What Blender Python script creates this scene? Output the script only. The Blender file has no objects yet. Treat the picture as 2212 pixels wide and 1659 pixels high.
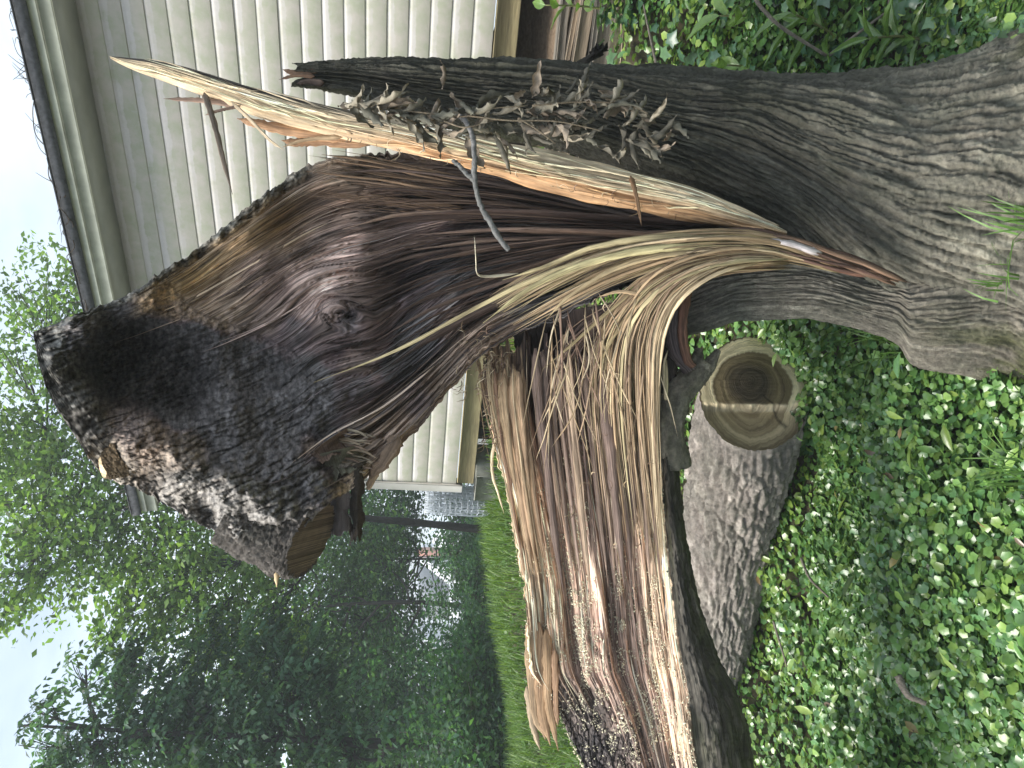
import bpy, math, random
import numpy as np

# ------------------------------------------------------------------ camera, sky, sun, exposure
FPX = 1671.0                       # focal length in the design frame (2212 x 1659)
CAM_H, PITCH, ROLL = 1.5, math.radians(5.6), 0.0575
cp, sp, cr_, sr_ = math.cos(PITCH), math.sin(PITCH), math.cos(ROLL), math.sin(ROLL)
FW = np.array([0, cp, -sp]); ZC = np.array([0, sp, cp]); XC = np.array([1.0, 0, 0])
RT = cr_ * (-ZC) + sr_ * XC        # picture right (the photograph lies on its side)
UP = -sr_ * (-ZC) + cr_ * XC       # picture up
CAM = np.array([0, 0, CAM_H])

scene = bpy.context.scene
COL = scene.collection
from mathutils import Matrix, Vector
cd = bpy.data.cameras.new('camera'); cam = bpy.data.objects.new('camera', cd); COL.objects.link(cam)
m = Matrix(((RT[0], UP[0], -FW[0], CAM[0]), (RT[1], UP[1], -FW[1], CAM[1]), (RT[2], UP[2], -FW[2], CAM[2]), (0, 0, 0, 1)))
cam.matrix_world = m
cd.sensor_width = 36; cd.lens = 36 * FPX / 2212; cd.clip_end = 2000; cd.clip_start = 0.05
scene.camera = cam

SUN_EL, SUN_AZ = math.radians(54), math.radians(-104)    # azimuth from +Y towards +X (left of the view)
w = bpy.data.worlds.new('World'); scene.world = w; w.use_nodes = True
nt = w.node_tree; nt.nodes.clear()
N = nt.nodes.new; L = nt.links.new
wo = N('ShaderNodeOutputWorld'); bg = N('ShaderNodeBackground'); sky = N('ShaderNodeTexSky')
sky.sky_type = 'NISHITA'; sky.sun_disc = False; sky.sun_elevation = SUN_EL; sky.sun_rotation = SUN_AZ
sky.air_density = 1.0; sky.dust_density = 2.0; sky.ozone_density = 1.0
tc = N('ShaderNodeTexCoord'); mp = N('ShaderNodeMapping'); mp.inputs['Scale'].default_value = (1.6, 1.6, 3.2)
nz = N('ShaderNodeTexNoise'); nz.inputs['Scale'].default_value = 1.3; nz.inputs['Detail'].default_value = 6; nz.inputs['Roughness'].default_value = .5
cr = N('ShaderNodeValToRGB'); cr.color_ramp.elements[0].position = .36; cr.color_ramp.elements[0].color = (.35, .35, .35, 1); cr.color_ramp.elements[1].position = .62
mx = N('ShaderNodeMix'); mx.data_type = 'RGBA'; mx.inputs[7].default_value = (6.8, 7.7, 8.6, 1)
L(tc.outputs['Generated'], mp.inputs['Vector']); L(mp.outputs[0], nz.inputs['Vector']); L(nz.outputs[0], cr.inputs[0])
L(cr.outputs[0], mx.inputs[0]); L(sky.outputs[0], mx.inputs[6]); L(mx.outputs[2], bg.inputs['Color'])
bg.inputs['Strength'].default_value = 0.082
L(bg.outputs[0], wo.inputs['Surface'])

sd = bpy.data.lights.new('sun', 'SUN'); sd.energy = 3.2; sd.angle = math.radians(36); sd.color = (1, .95, .87)
so = bpy.data.objects.new('sun', sd); COL.objects.link(so)
sdir = Vector((math.cos(SUN_EL) * math.sin(SUN_AZ), math.cos(SUN_EL) * math.cos(SUN_AZ), math.sin(SUN_EL)))
so.rotation_euler = (-sdir).to_track_quat('-Z', 'Y').to_euler(); so.location = (-6, 4, 12)

vs = scene.view_settings
vs.view_transform = 'Standard'; vs.look = 'None'; vs.gamma = 1; vs.use_curve_mapping = False; vs.exposure = 1.22
scene.cycles.max_bounces = 8; scene.cycles.transparent_max_bounces = 8
scene.cycles.use_denoising = True

# ------------------------------------------------------------------ helpers
rng = np.random.default_rng(7)
random.seed(7)

def P(px, py, d):
    """World point that lies at depth d (metres) in the direction of design-frame point (px, py)."""
    px, py, d = np.broadcast_arrays(np.asarray(px, float), np.asarray(py, float), np.asarray(d, float))
    a = (px - 1106) / FPX * d; b = -(py - 829.5) / FPX * d
    return CAM + a[..., None] * RT + b[..., None] * UP + d[..., None] * FW

def pchip(xs, ys):
    xs = np.asarray(xs, float); ys = np.asarray(ys, float)
    o = np.argsort(xs); xs = xs[o]; ys = ys[o]
    h = np.diff(xs); dl = np.diff(ys) / h
    mm = np.zeros(len(xs)); mm[0] = dl[0]; mm[-1] = dl[-1]
    for i in range(1, len(xs) - 1):
        if dl[i - 1] * dl[i] > 0:
            w1 = 2 * h[i] + h[i - 1]; w2 = h[i] + 2 * h[i - 1]
            mm[i] = (w1 + w2) / (w1 / dl[i - 1] + w2 / dl[i])
    def f(x):
        x = np.clip(np.asarray(x, float), xs[0], xs[-1])
        k = np.clip(np.searchsorted(xs, x) - 1, 0, len(xs) - 2)
        t = (x - xs[k]) / h[k]
        return ((2*t**3 - 3*t**2 + 1) * ys[k] + (t**3 - 2*t**2 + t) * h[k] * mm[k] + (-2*t**3 + 3*t**2) * ys[k+1] + (t**3 - t**2) * h[k] * mm[k+1])
    return f

def curve(pts, n):
    """Catmull-Rom through pts (k, c) sampled at n points."""
    p = np.asarray(pts, float)
    if len(p) == 2:
        t = np.linspace(0, 1, n)[:, None]; return p[0] * (1 - t) + p[1] * t
    q = np.vstack([2 * p[0] - p[1], p, 2 * p[-1] - p[-2]])
    t = np.linspace(0, len(p) - 1, n); k = np.minimum(t.astype(int), len(p) - 2); f = (t - k)[:, None]
    a, b, c, d = q[k], q[k+1], q[k+2], q[k+3]
    return .5 * ((2*b) + (c - a) * f + (2*a - 5*b + 4*c - d) * f**2 + (-a + 3*b - 3*c + d) * f**3)

def _h(ix, iy, s):
    n = (ix.astype(np.int64) * 374761393 + iy.astype(np.int64) * 668265263 + int(s) * 974634541) & 0xffffffff
    n = ((n ^ (n >> 13)) * 1274126177) & 0xffffffff
    n = n ^ (n >> 16)
    n = (n * 2246822519) & 0xffffffff
    return ((n ^ (n >> 15)) & 0xffffff) / 16777215.0

def vn(x, y, s=0):
    x, y = np.broadcast_arrays(np.asarray(x, float), np.asarray(y, float))
    ix = np.floor(x); iy = np.floor(y); fx = x - ix; fy = y - iy
    fx = fx * fx * fx * (fx * (fx * 6 - 15) + 10); fy = fy * fy * fy * (fy * (fy * 6 - 15) + 10)
    a = _h(ix, iy, s); b = _h(ix + 1, iy, s); c = _h(ix, iy + 1, s); d = _h(ix + 1, iy + 1, s)
    return (a * (1 - fx) + b * fx) * (1 - fy) + (c * (1 - fx) + d * fx) * fy

def fbm(x, y, s=0, o=4, g=.5):
    r = 0; a = 1; t = 0
    for i in range(o):
        r = r + a * vn(x * 2**i + 17.3 * i, y * 2**i + 9.1 * i, s + i * 13); t += a; a *= g
    return r / t

def voro(x, y, s=0):
    ix = np.floor(x); iy = np.floor(y)
    f1 = np.full(np.shape(x), 9.0); f2 = f1.copy(); cid = np.zeros(np.shape(x))
    for i in (-1, 0, 1):
        for j in (-1, 0, 1):
            cx = ix + i; cy = iy + j
            d = np.hypot(cx + .1 + .8 * _h(cx, cy, s) - x, cy + .1 + .8 * _h(cx, cy, s + 5) - y)
            n = d < f1
            f2 = np.where(n, f1, np.minimum(f2, d)); f1 = np.where(n, d, f1); cid = np.where(n, _h(cx, cy, s + 9), cid)
    return f1, f2, cid

def sst(a, b, x):
    t = np.clip((x - a) / (b - a), 0, 1); return t * t * (3 - 2 * t)

def bark_h(s, t, seed=0, wd=.034, ln=.17):
    """Height 0..1 and tone of interlaced bark plates; s around, t along, both in metres."""
    ws = s + .020 * (fbm(s * 7, t * 4.5, seed + 1, 3) - .5) * 2 + .006 * (vn(s * 40, t * 22, seed + 2) - .5)
    wt = t + .05 * (fbm(s * 9, t * 5, seed + 3, 2) - .5)
    f1, f2, c = voro(ws / wd, wt / ln + .41 * ws / wd, seed + 4)
    a = sst(.02, .26, f2 - f1)
    g1, g2, c2 = voro(ws / (wd * .42) + 31, wt / (ln * .22) - .37 * ws / (wd * .42), seed + 7)
    b = sst(0, .35, g2 - g1)
    fine = fbm(s * 110, t * 75, seed + 8, 4, .7)
    rid = 1 - np.abs(2 * fbm(ws / wd + .3 * wt / ln, wt * 1.1 / ln - .43 * ws / wd, seed + 6, 3, .45) - 1) * 1.3; rid = np.clip(rid, 0, 1)
    h = .42 * a * (.55 + .45 * c) + .10 * b + .22 * fine + .30 * rid**1.5
    return h, c * .6 + c2 * .4

def field(pts, X, Y, pw=3.2, sm=18.0):
    """Smooth scattered-data field: pts rows (x, y, v...) -> values on the grid X, Y."""
    pts = [(p[0], p[1]) + (tuple(p[2]) if isinstance(p[2], (tuple, list)) else (p[2],)) for p in pts]
    A = np.asarray(pts, float); k = A.shape[1] - 2
    num = np.zeros(X.shape + (k,)); den = np.zeros(X.shape)
    for r in A:
        w_ = 1.0 / ((X - r[0])**2 + (Y - r[1])**2 + sm * sm)**(pw / 2)
        num += w_[..., None] * r[2:]; den += w_
    o = num / den[..., None]
    return o[..., 0] if k == 1 else o

# --- objects
ORG = {}
def link(o): COL.objects.link(o); return o
def empty(name, loc, label, cat, group=None):
    o = bpy.data.objects.new(name, None); link(o); o.location = loc; o.empty_display_size = .1
    ORG[o.name] = np.array(loc, float); tag(o, label, cat, group); return o
def tag(o, label=None, cat=None, group=None, kind=None):
    if label: o['label'] = label
    if cat: o['category'] = cat
    if group: o['group'] = group
    if kind: o['kind'] = kind
    return o

def mesh(name, V, Fc, col=None, guv=None, smooth=True):
    """V (n,3); Fc (f,3) or (f,4) index array, or list of such arrays."""
    V = np.ascontiguousarray(V, np.float32).reshape(-1, 3)
    if not isinstance(Fc, list): Fc = [Fc]
    Fc = [np.asarray(f, np.int32) for f in Fc if len(f)]
    me = bpy.data.meshes.new(name)
    me.vertices.add(len(V)); me.vertices.foreach_set('co', V.ravel())
    li = np.concatenate([f.ravel() for f in Fc]); sz = np.concatenate([np.full(len(f), f.shape[1], np.int32) for f in Fc])
    st = np.concatenate([[0], np.cumsum(sz)[:-1]]).astype(np.int32)
    me.loops.add(len(li)); me.loops.foreach_set('vertex_index', li.astype(np.int32))
    me.polygons.add(len(sz)); me.polygons.foreach_set('loop_start', st)
    me.update(calc_edges=True)
    if smooth: me.polygons.foreach_set('use_smooth', np.ones(len(sz), bool))
    if col is not None:
        c = np.asarray(col, np.float32)
        if c.ndim == 1: c = np.broadcast_to(c, (len(V), 3))
        c = c.reshape(-1, 3); c4 = np.ones((len(V), 4), np.float32); c4[:, :3] = np.clip(c, 0, 1)
        at = me.color_attributes.new('Col', 'FLOAT_COLOR', 'POINT'); at.data.foreach_set('color', c4.ravel())
    if guv is not None:
        g = np.zeros((len(V), 3), np.float32); g[:, :2] = np.asarray(guv, np.float32).reshape(-1, 2)
        at = me.attributes.new('guv', 'FLOAT_VECTOR', 'POINT'); at.data.foreach_set('vector', g.ravel())
    return me

def obj(name, me, mat=None, parent=None):
    """Link a mesh given in world coordinates; under a parent it is shifted to the parent's origin."""
    o = bpy.data.objects.new(name, me); link(o)
    if mat is not None and not me.materials: me.materials.append(mat)
    if parent is not None:
        o.parent = parent; g = ORG[parent.name]
        n = len(me.vertices); v = np.empty(n * 3, np.float32); me.vertices.foreach_get('co', v)
        me.vertices.foreach_set('co', (v.reshape(-1, 3) - g).astype(np.float32).ravel()); me.update()
        ORG[o.name] = g
    else:
        ORG[o.name] = np.zeros(3)
    return o

def grid_faces(n, mcols, wrap=False, off=0, flip=False):
    i = np.arange(n - 1)[:, None]; j = np.arange(mcols if wrap else mcols - 1)[None, :]
    j2 = (j + 1) % mcols
    f = np.stack([i * mcols + j, i * mcols + j2, (i + 1) * mcols + j2, (i + 1) * mcols + j], -1).reshape(-1, 4) + off
    return f[:, ::-1] if flip else f

def frames(path):
    p = np.asarray(path, float); t = np.gradient(p, axis=0); t /= np.linalg.norm(t, axis=1)[:, None] + 1e-12
    u = np.zeros_like(p); ref = np.array([.31, .22, .93]) if abs(t[0] @ np.array([.31, .22, .93])) < .9 else np.array([1., 0, 0])
    u[0] = ref - t[0] * (ref @ t[0]); u[0] /= np.linalg.norm(u[0])
    for i in range(1, len(p)):
        v = u[i-1] - t[i] * (u[i-1] @ t[i]); u[i] = v / (np.linalg.norm(v) + 1e-12)
    return t, u, np.cross(t, u)

def tube(path, rad, sides=8, flat=1.0, rough=0.0, seed=0, cap=True):
    """Tapered tube along path; returns V, faces(list)."""
    t, u, v = frames(path); n = len(path)
    rad = np.broadcast_to(np.asarray(rad, float), (n,))
    a = np.linspace(0, 2 * math.pi, sides, endpoint=False)
    r = rad[:, None] * np.ones(sides)
    if rough: r = r * (1 + rough * (np.random.default_rng(seed).random((n, sides)) - .5) * 2)
    V = np.asarray(path)[:, None, :] + u[:, None, :] * (np.cos(a) * r)[..., None] + v[:, None, :] * (np.sin(a) * r * flat)[..., None]
    F_ = [grid_faces(n, sides, True)]
    V = V.reshape(-1, 3)
    if cap:
        V = np.vstack([V, path[0], path[-1]]); k = n * sides
        j = np.arange(sides); j2 = (j + 1) % sides
        F_.append(np.stack([np.full(sides, k), j2, j], -1)); F_.append(np.stack([np.full(sides, k + 1), (n-1)*sides + j, (n-1)*sides + j2], -1))
    return V, F_

class Bag:
    """Collects many small pieces into one mesh."""
    def __init__(s): s.V = []; s.F = []; s.C = []; s.G = []; s.n = 0
    def add(s, V, F_, col, guv=None):
        V = np.asarray(V).reshape(-1, 3)
        for f in (F_ if isinstance(F_, list) else [F_]): s.F.append(np.asarray(f) + s.n)
        s.V.append(V); s.C.append(np.broadcast_to(np.asarray(col, float), (len(V), 3)).copy())
        s.G.append(np.zeros((len(V), 2)) if guv is None else np.asarray(guv).reshape(-1, 2)); s.n += len(V)
    def mesh(s, name, smooth=True):
        q = [f for f in s.F if f.shape[1] == 4]; t = [f for f in s.F if f.shape[1] == 3]
        return mesh(name, np.vstack(s.V), ([np.vstack(q)] if q else []) + ([np.vstack(t)] if t else []), np.vstack(s.C), np.vstack(s.G), smooth)

def box(c, ax, ay, az, bev=0.0):
    """Box centred at c with half-axis vectors; edges chamfered by bev metres."""
    c, ax, ay, az = (np.asarray(q, float) for q in (c, ax, ay, az))
    if bev <= 0:
        s = np.array([(x, y, z) for x in (-1, 1) for y in (-1, 1) for z in (-1, 1)], float)
        V = c + s[:, :1] * ax + s[:, 1:2] * ay + s[:, 2:] * az
        return V, [np.array([(0,1,3,2),(4,6,7,5),(0,4,5,1),(2,3,7,6),(0,2,6,4),(1,5,7,3)])]
    lx, ly, lz = (np.linalg.norm(q) for q in (ax, ay, az))
    V = []; idx = {}
    for x in (-1, 1):
        for y in (-1, 1):
            for z in (-1, 1):
                for k in range(3):
                    f = np.array([x, y, z], float); ff = f.copy()
                    for q, l in zip(range(3), (lx, ly, lz)):
                        if q != k: ff[q] = f[q] * (1 - bev / l)
                    idx[(x, y, z, k)] = len(V); V.append(c + ff[0] * ax + ff[1] * ay + ff[2] * az)
    q4 = []; t3 = []
    for s in (-1, 1):
        q4.append([idx[(s, y, z, 0)] for y, z in ((-1,-1),(1,-1),(1,1),(-1,1))][::s])
        q4.append([idx[(x, s, z, 1)] for x, z in ((-1,-1),(-1,1),(1,1),(1,-1))][::s])
        q4.append([idx[(x, y, s, 2)] for x, y in ((-1,-1),(1,-1),(1,1),(-1,1))][::s])
    for a in (-1, 1):
        for b in (-1, 1):
            q4.append([idx[(a, b, -1, 0)], idx[(a, b, 1, 0)], idx[(a, b, 1, 1)], idx[(a, b, -1, 1)]])
            q4.append([idx[(a, -1, b, 0)], idx[(a, 1, b, 0)], idx[(a, 1, b, 2)], idx[(a, -1, b, 2)]])
            q4.append([idx[(-1, a, b, 1)], idx[(1, a, b, 1)], idx[(1, a, b, 2)], idx[(-1, a, b, 2)]])
            for c_ in (-1, 1): t3.append([idx[(a, b, c_, k)] for k in range(3)])
    return np.array(V), [np.array(q4), np.array(t3)]

# --- materials
def newmat(name):
    mt = bpy.data.materials.new(name); mt.use_nodes = True; t = mt.node_tree; t.nodes.clear()
    o = t.nodes.new('ShaderNodeOutputMaterial'); b = t.nodes.new('ShaderNodeBsdfPrincipled'); t.links.new(b.outputs[0], o.inputs[0])
    return mt, t, b, o
def nd(t, k, **kw):
    n = t.nodes.new(k)
    for a, b in kw.items(): setattr(n, a, b)
    return n
def noise(t, vec, scale, detail=5, rough=.6, stretch=None):
    n = nd(t, 'ShaderNodeTexNoise'); n.inputs['Scale'].default_value = scale; n.inputs['Detail'].default_value = detail; n.inputs['Roughness'].default_value = rough
    if stretch is not None:
        mpn = nd(t, 'ShaderNodeMapping'); mpn.inputs['Scale'].default_value = stretch; t.links.new(vec, mpn.inputs[0]); vec = mpn.outputs[0]
    t.links.new(vec, n.inputs['Vector']); return n.outputs[0]
def ramp(t, v, a, b, ca, cb):
    r = nd(t, 'ShaderNodeValToRGB'); e = r.color_ramp.elements
    e[0].position = a; e[1].position = b; e[0].color = (*ca, 1); e[1].color = (*cb, 1); t.links.new(v, r.inputs[0]); return r.outputs[0]
def mixc(t, a, b, fac=1.0, mode='MULTIPLY'):
    m_ = nd(t, 'ShaderNodeMix', data_type='RGBA', blend_type=mode)
    for s, v in ((0, fac), (6, a), (7, b)):
        if hasattr(v, 'links'): t.links.new(v, m_.inputs[s])
        else: m_.inputs[s].default_value = v if s == 0 else (*v, 1)
    return m_.outputs[2]
def bump(t, b, h, dist, strength=1.0, prev=None):
    n = nd(t, 'ShaderNodeBump'); n.inputs['Distance'].default_value = dist; n.inputs['Strength'].default_value = strength
    t.links.new(h, n.inputs['Height'])
    if prev is not None: t.links.new(prev, n.inputs['Normal'])
    t.links.new(n.outputs[0], b.inputs['Normal']); return n.outputs[0]
def colattr(t, name='Col'):
    a = nd(t, 'ShaderNodeAttribute', attribute_name=name); return a

def mat_bark(name, rough=.85, bd=.006):
    mt, t, b, o = newmat(name)
    oc = nd(t, 'ShaderNodeTexCoord').outputs['Object']
    c = colattr(t).outputs['Color']
    n1 = noise(t, oc, 60, 6, .65); n2 = noise(t, oc, 9, 4, .55)
    c = mixc(t, c, ramp(t, n1, .3, .72, (.62, .62, .62), (1.4, 1.38, 1.34)))
    c = mixc(t, c, ramp(t, n2, .35, .7, (.8, .82, .78), (1.15, 1.12, 1.1)))
    t.links.new(c, b.inputs['Base Color']); b.inputs['Roughness'].default_value = rough; b.inputs['Specular IOR Level'].default_value = .25
    bp = bump(t, b, noise(t, oc, 70, 6, .75), bd * 3, .8); bump(t, b, noise(t, oc, 240, 4, .7), bd, .7, bp)
    return mt
def mat_wood(name, rough=.7, across=300, along=7, lo=.40, hi=1.55):
    mt, t, b, o = newmat(name)
    g = colattr(t, 'guv').outputs['Vector']; oc = nd(t, 'ShaderNodeTexCoord').outputs['Object']
    c = colattr(t).outputs['Color']
    n1 = noise(t, g, 1, 5, .6, (across, along, 1)); n2 = noise(t, g, 1, 4, .6, (across * .22, along * .5, 1)); n3 = noise(t, oc, 25, 5, .6)
    c = mixc(t, c, ramp(t, n1, .38, .64, (lo,) * 3, (hi, hi, hi * .98)))
    c = mixc(t, c, ramp(t, n2, .38, .62, (.62, .60, .58), (1.28, 1.28, 1.28)))
    c = mixc(t, c, ramp(t, n3, .3, .7, (.85, .84, .84), (1.12, 1.12, 1.12)))
    t.links.new(c, b.inputs['Base Color']); b.inputs['Roughness'].default_value = rough; b.inputs['Specular IOR Level'].default_value = .3
    bp = bump(t, b, n1, .004, .7); bump(t, b, n2, .008, .5, bp)
    return mt
def mat_leaf(name, rough=.38, trans=.3, spec=.5, gain=1.0, tint=(1.25, 1.35, .6)):
    mt, t, b, o = newmat(name)
    oc = nd(t, 'ShaderNodeTexCoord').outputs['Object']
    c = colattr(t).outputs['Color']
    c = mixc(t, c, ramp(t, noise(t, oc, 45, 4, .6), .3, .7, (.75 * gain, .78 * gain, .75 * gain), (1.22 * gain, 1.2 * gain, 1.15 * gain)))
    t.links.new(c, b.inputs['Base Color']); b.inputs['Roughness'].default_value = rough; b.inputs['Specular IOR Level'].default_value = spec
    if trans:
        tr = nd(t, 'ShaderNodeBsdfTranslucent'); t.links.new(mixc(t, c, tint), tr.inputs[0])
        ms = nd(t, 'ShaderNodeMixShader'); ms.inputs[0].default_value = trans
        t.links.new(b.outputs[0], ms.inputs[1]); t.links.new(tr.outputs[0], ms.inputs[2]); t.links.new(ms.outputs[0], o.inputs[0])
    return mt
def mat_plain(name, col, rough=.7, ns=30, lo=.85, hi=1.12, bd=0, metal=0, stretch=None, spec=.4):
    mt, t, b, o = newmat(name)
    oc = nd(t, 'ShaderNodeTexCoord').outputs['Object']
    n = noise(t, oc, ns, 5, .6, stretch)
    t.links.new(mixc(t, col, ramp(t, n, .3, .7, (lo,) * 3, (hi,) * 3)), b.inputs['Base Color'])
    b.inputs['Roughness'].default_value = rough; b.inputs['Metallic'].default_value = metal; b.inputs['Specular IOR Level'].default_value = spec
    if bd: bump(t, b, n, bd, .6)
    return mt
M_BARK = mat_bark('bark'); M_WOOD = mat_wood('torn_wood'); M_FIB = mat_wood('wood_fibre', .6, 320, 8, .7, 1.25)
M_LEAF = mat_leaf('ground_leaf', .26, .28, .75); M_TREE = mat_leaf('tree_leaf', .5, .5, .3)
M_DEAD = mat_leaf('dead_leaf', .7, .12, .25, 1.0, (1.1, .9, .6)); M_GRASS = mat_leaf('grass', .45, .35, .4)

def shade(name, **kw): return mat_plain(name, **kw)

# ------------------------------------------------------------------ terrain
TP = [(-3, .3, 0), (0, .3, 0), (3, .3, .0), (-3, 1.8, -.06), (-1.2, 1.8, -.02), (0, 1.8, 0), (1, 1.9, .02), (2.6, 1.8, .15),
      (-2.6, 3, -.1), (-1.2, 3.2, -.06), (-.2, 2.9, .06), (.5, 3.2, .28), (1.0, 2.6, .14), (1.3, 3.0, .40), (1.7, 3.65, .78), (2.6, 3.2, .75), (2.1, 4.2, .92), (3.2, 4, 1.0),
      (-2.2, 4.2, .10), (-.9, 4.2, .22), (0, 4.4, .62), (.8, 4.6, .88), (-3, 5.2, .36), (-1.9, 5.5, .52), (-.9, 6.0, .95), (0, 6, 1.0), (1.5, 6, 1.05),
      (-3.4, 7, .42), (-2.9, 7, .50), (-2.5, 7, .72), (-2.0, 7, .87), (-1.1, 7, .98), (-4.5, 7, .36), (2, 9, 1.0), (-1, 8.6, .86), (-3, 8.6, .40), (-6, 6, .2), (6, 6, 1.1), (5, 2.5, .7), (-5, 3, -.1),
      (-2, 12, -.1), (-6, 12, -.4), (3, 12, .5), (-3, 20, -1.6), (5, 20, -1), (-12, 20, -2)]
TPa = np.array(TP)
def ground_z(x, y):
    x = np.asarray(x, float); y = np.asarray(y, float)
    num = np.zeros(np.broadcast(x, y).shape); den = np.zeros_like(num)
    for a, b, z in TP:
        s = max(.35, .16 * b)
        w_ = 1 / (((x - a)**2 + (y - b)**2) / s**2 + .35)**2
        num = num + w_ * z; den = den + w_
    near = num / den
    far = np.where(y > 12, -.3 - (y - 12) * .075, -.1)
    far = np.maximum(far, -6)
    near = near - .15 * sst(3.6, 2.4, y) - .13 * sst(2.9, 2.2, y)
    k = sst(9, 20, y)
    return near * (1 - k) + far * k + .02 * (fbm(x * 3, y * 3, 5, 3) - .5)

gx = np.concatenate([np.linspace(-75, -12, 24), np.linspace(-11.5, 11.5, 140), np.linspace(12, 75, 24)])
gy = np.concatenate([np.linspace(-25, -1, 10), np.linspace(-.5, 12, 110), np.linspace(12.5, 40, 30), np.linspace(42, 130, 30)])
GX, GY = np.meshgrid(gx, gy)
GZ = ground_z(GX, GY)
mt, t, b, o = newmat('soil')
oc = nd(t, 'ShaderNodeTexCoord').outputs['Object']
c = mixc(t, ramp(t, noise(t, oc, 14, 6, .7), .35, .65, (.03, .024, .016), (.085, .07, .045)), ramp(t, noise(t, oc, 3, 5, .6), .4, .6, (.7, .95, .55), (1.1, 1.0, .9)))
t.links.new(c, b.inputs['Base Color']); b.inputs['Roughness'].default_value = .95
bump(t, b, noise(t, oc, 70, 6, .7), .02, .8)
M_SOIL = mt
g = obj('ground', mesh('ground', np.stack([GX, GY, GZ], -1), grid_faces(len(gy), len(gx))), M_SOIL)
tag(g, 'ground sloping up from the tree to the lawn', kind='structure')
# ------------------------------------------------------------------ the split tree
TREE = empty('split_tree', tuple(P(2150, 450, 2.5) * np.array([1, 1, 0])), 'large hollow tree split down the middle, its torn halves still hanging on the trunk', 'tree')
DC = 2.5
def mixv(a, b, k): return np.asarray(a) * (1 - k[..., None]) + np.asarray(b) * k[..., None]

def bark_tube(px, R, L, dc, n_ang, amp, seed, dk=.92, rref=.38, skew=0.0, wd=.036, ln=.18, ragged=0.0, lump=.03):
    """Bark column given by its two outlines in the design frame; rows px, angle 0 = towards the viewer."""
    n = len(px)
    # two thirds of the columns on the side that faces the viewer
    a = np.concatenate([np.linspace(-1.75, 1.75, int(n_ang * .78), endpoint=False), np.linspace(1.75, 2 * math.pi - 1.75, n_ang - int(n_ang * .78), endpoint=False)])
    c = (R + L) / 2; r = (L - R) / 2
    rm = r * dc / FPX
    t = px * 2.3 / FPX
    A = np.broadcast_to(a, (n, len(a))); T = np.broadcast_to(t[:, None], A.shape)
    S = A * rref
    S2 = S + skew * T
    h, tone = bark_h(S2, T, seed, wd, ln)
    seam = sst(math.pi - .5, math.pi, np.abs((A + math.pi) % (2 * math.pi) - math.pi))
    h = h * (1 - seam) + .5 * seam
    lm = (fbm(S * 5, T * 2.5, seed + 40, 3) - .5) * 2 * (1 - seam)
    rr = rm[:, None] + amp * (h - .6) + lump * lm * np.minimum(1, rm[:, None] / .2)
    lat = np.sin(A) * rr; dep = dc[:, None] - np.cos(A) * rr * dk
    d = dep
    PX = np.broadcast_to(px[:, None], A.shape).copy()
    if ragged:
        k = sst(ragged, 0, PX - px.min())
        PX = PX + k * 90 * (fbm(S * 22, S * 0, seed + 60, 3) - .35)
    V = P(PX, 829.5, d)                                  # row point on the middle line, then shift sideways in metres
    lat_px = (c[:, None] - 829.5) / FPX * dc[:, None]
    V = V - UP * (lat_px + lat)[..., None]
    return V, A, T, h, tone

def bark_cols(A, T, h, tone, base, seed, moss=0.0):
    k = fbm(A * 3, T * 2, seed + 70, 4); c = np.asarray(base) * (.62 + .7 * tone[..., None] + .35 * k[..., None])
    li = sst(.56, .75, fbm(A * 9, T * 14, seed + 72, 4)); c = c * (1 + .55 * li[..., None])
    if np.ndim(moss) or moss:
        mk = sst(.50, .68, fbm(A * 2.2 + 7, T * 4, seed + 74, 4)) * moss
        c = mixv(c, (.060, .072, .022), np.clip(mk, 0, .85))
    return c

# main trunk with the tall broken shell on the right
px = np.linspace(650, 2420, 470)
R = pchip([650, 700, 900, 1100, 1300, 1480, 1741, 1908, 2008, 2108, 2212, 2300, 2420], [146, 140, 132, 137, 146, 160, 173, 167, 157, 130, 99, 55, 0])(px)
Lf = pchip([650, 700, 750, 800, 900, 1080, 1200, 1300, 1400, 1500, 1600, 1650, 1750, 1820, 1888, 1968, 2108, 2212, 2300, 2420],
           [180, 186, 196, 214, 252, 288, 305, 345, 388, 425, 470, 496, 570, 640, 700, 750, 805, 848, 900, 985])(px)
dc = pchip([650, 1300, 1700, 2420], [2.44, 2.47, 2.5, 2.5])(px)
V, A, T, h, tone = bark_tube(px, R, Lf, dc, 410, .054, 11, skew=-.10, ragged=70, wd=.031, ln=.50)
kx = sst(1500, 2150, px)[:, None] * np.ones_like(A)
base = mixv(np.array([.074, .073, .061]), np.array([.168, .160, .134]), kx)  # upper bark wet and darker, with some of its shading put into the colour
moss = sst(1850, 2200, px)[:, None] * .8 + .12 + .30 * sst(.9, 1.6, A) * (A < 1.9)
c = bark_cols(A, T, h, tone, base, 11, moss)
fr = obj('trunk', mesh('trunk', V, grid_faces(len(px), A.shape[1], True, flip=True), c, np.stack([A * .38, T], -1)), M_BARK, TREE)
tag(fr, 'grey furrowed trunk with mossy flared foot and a tall broken shell')

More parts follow.
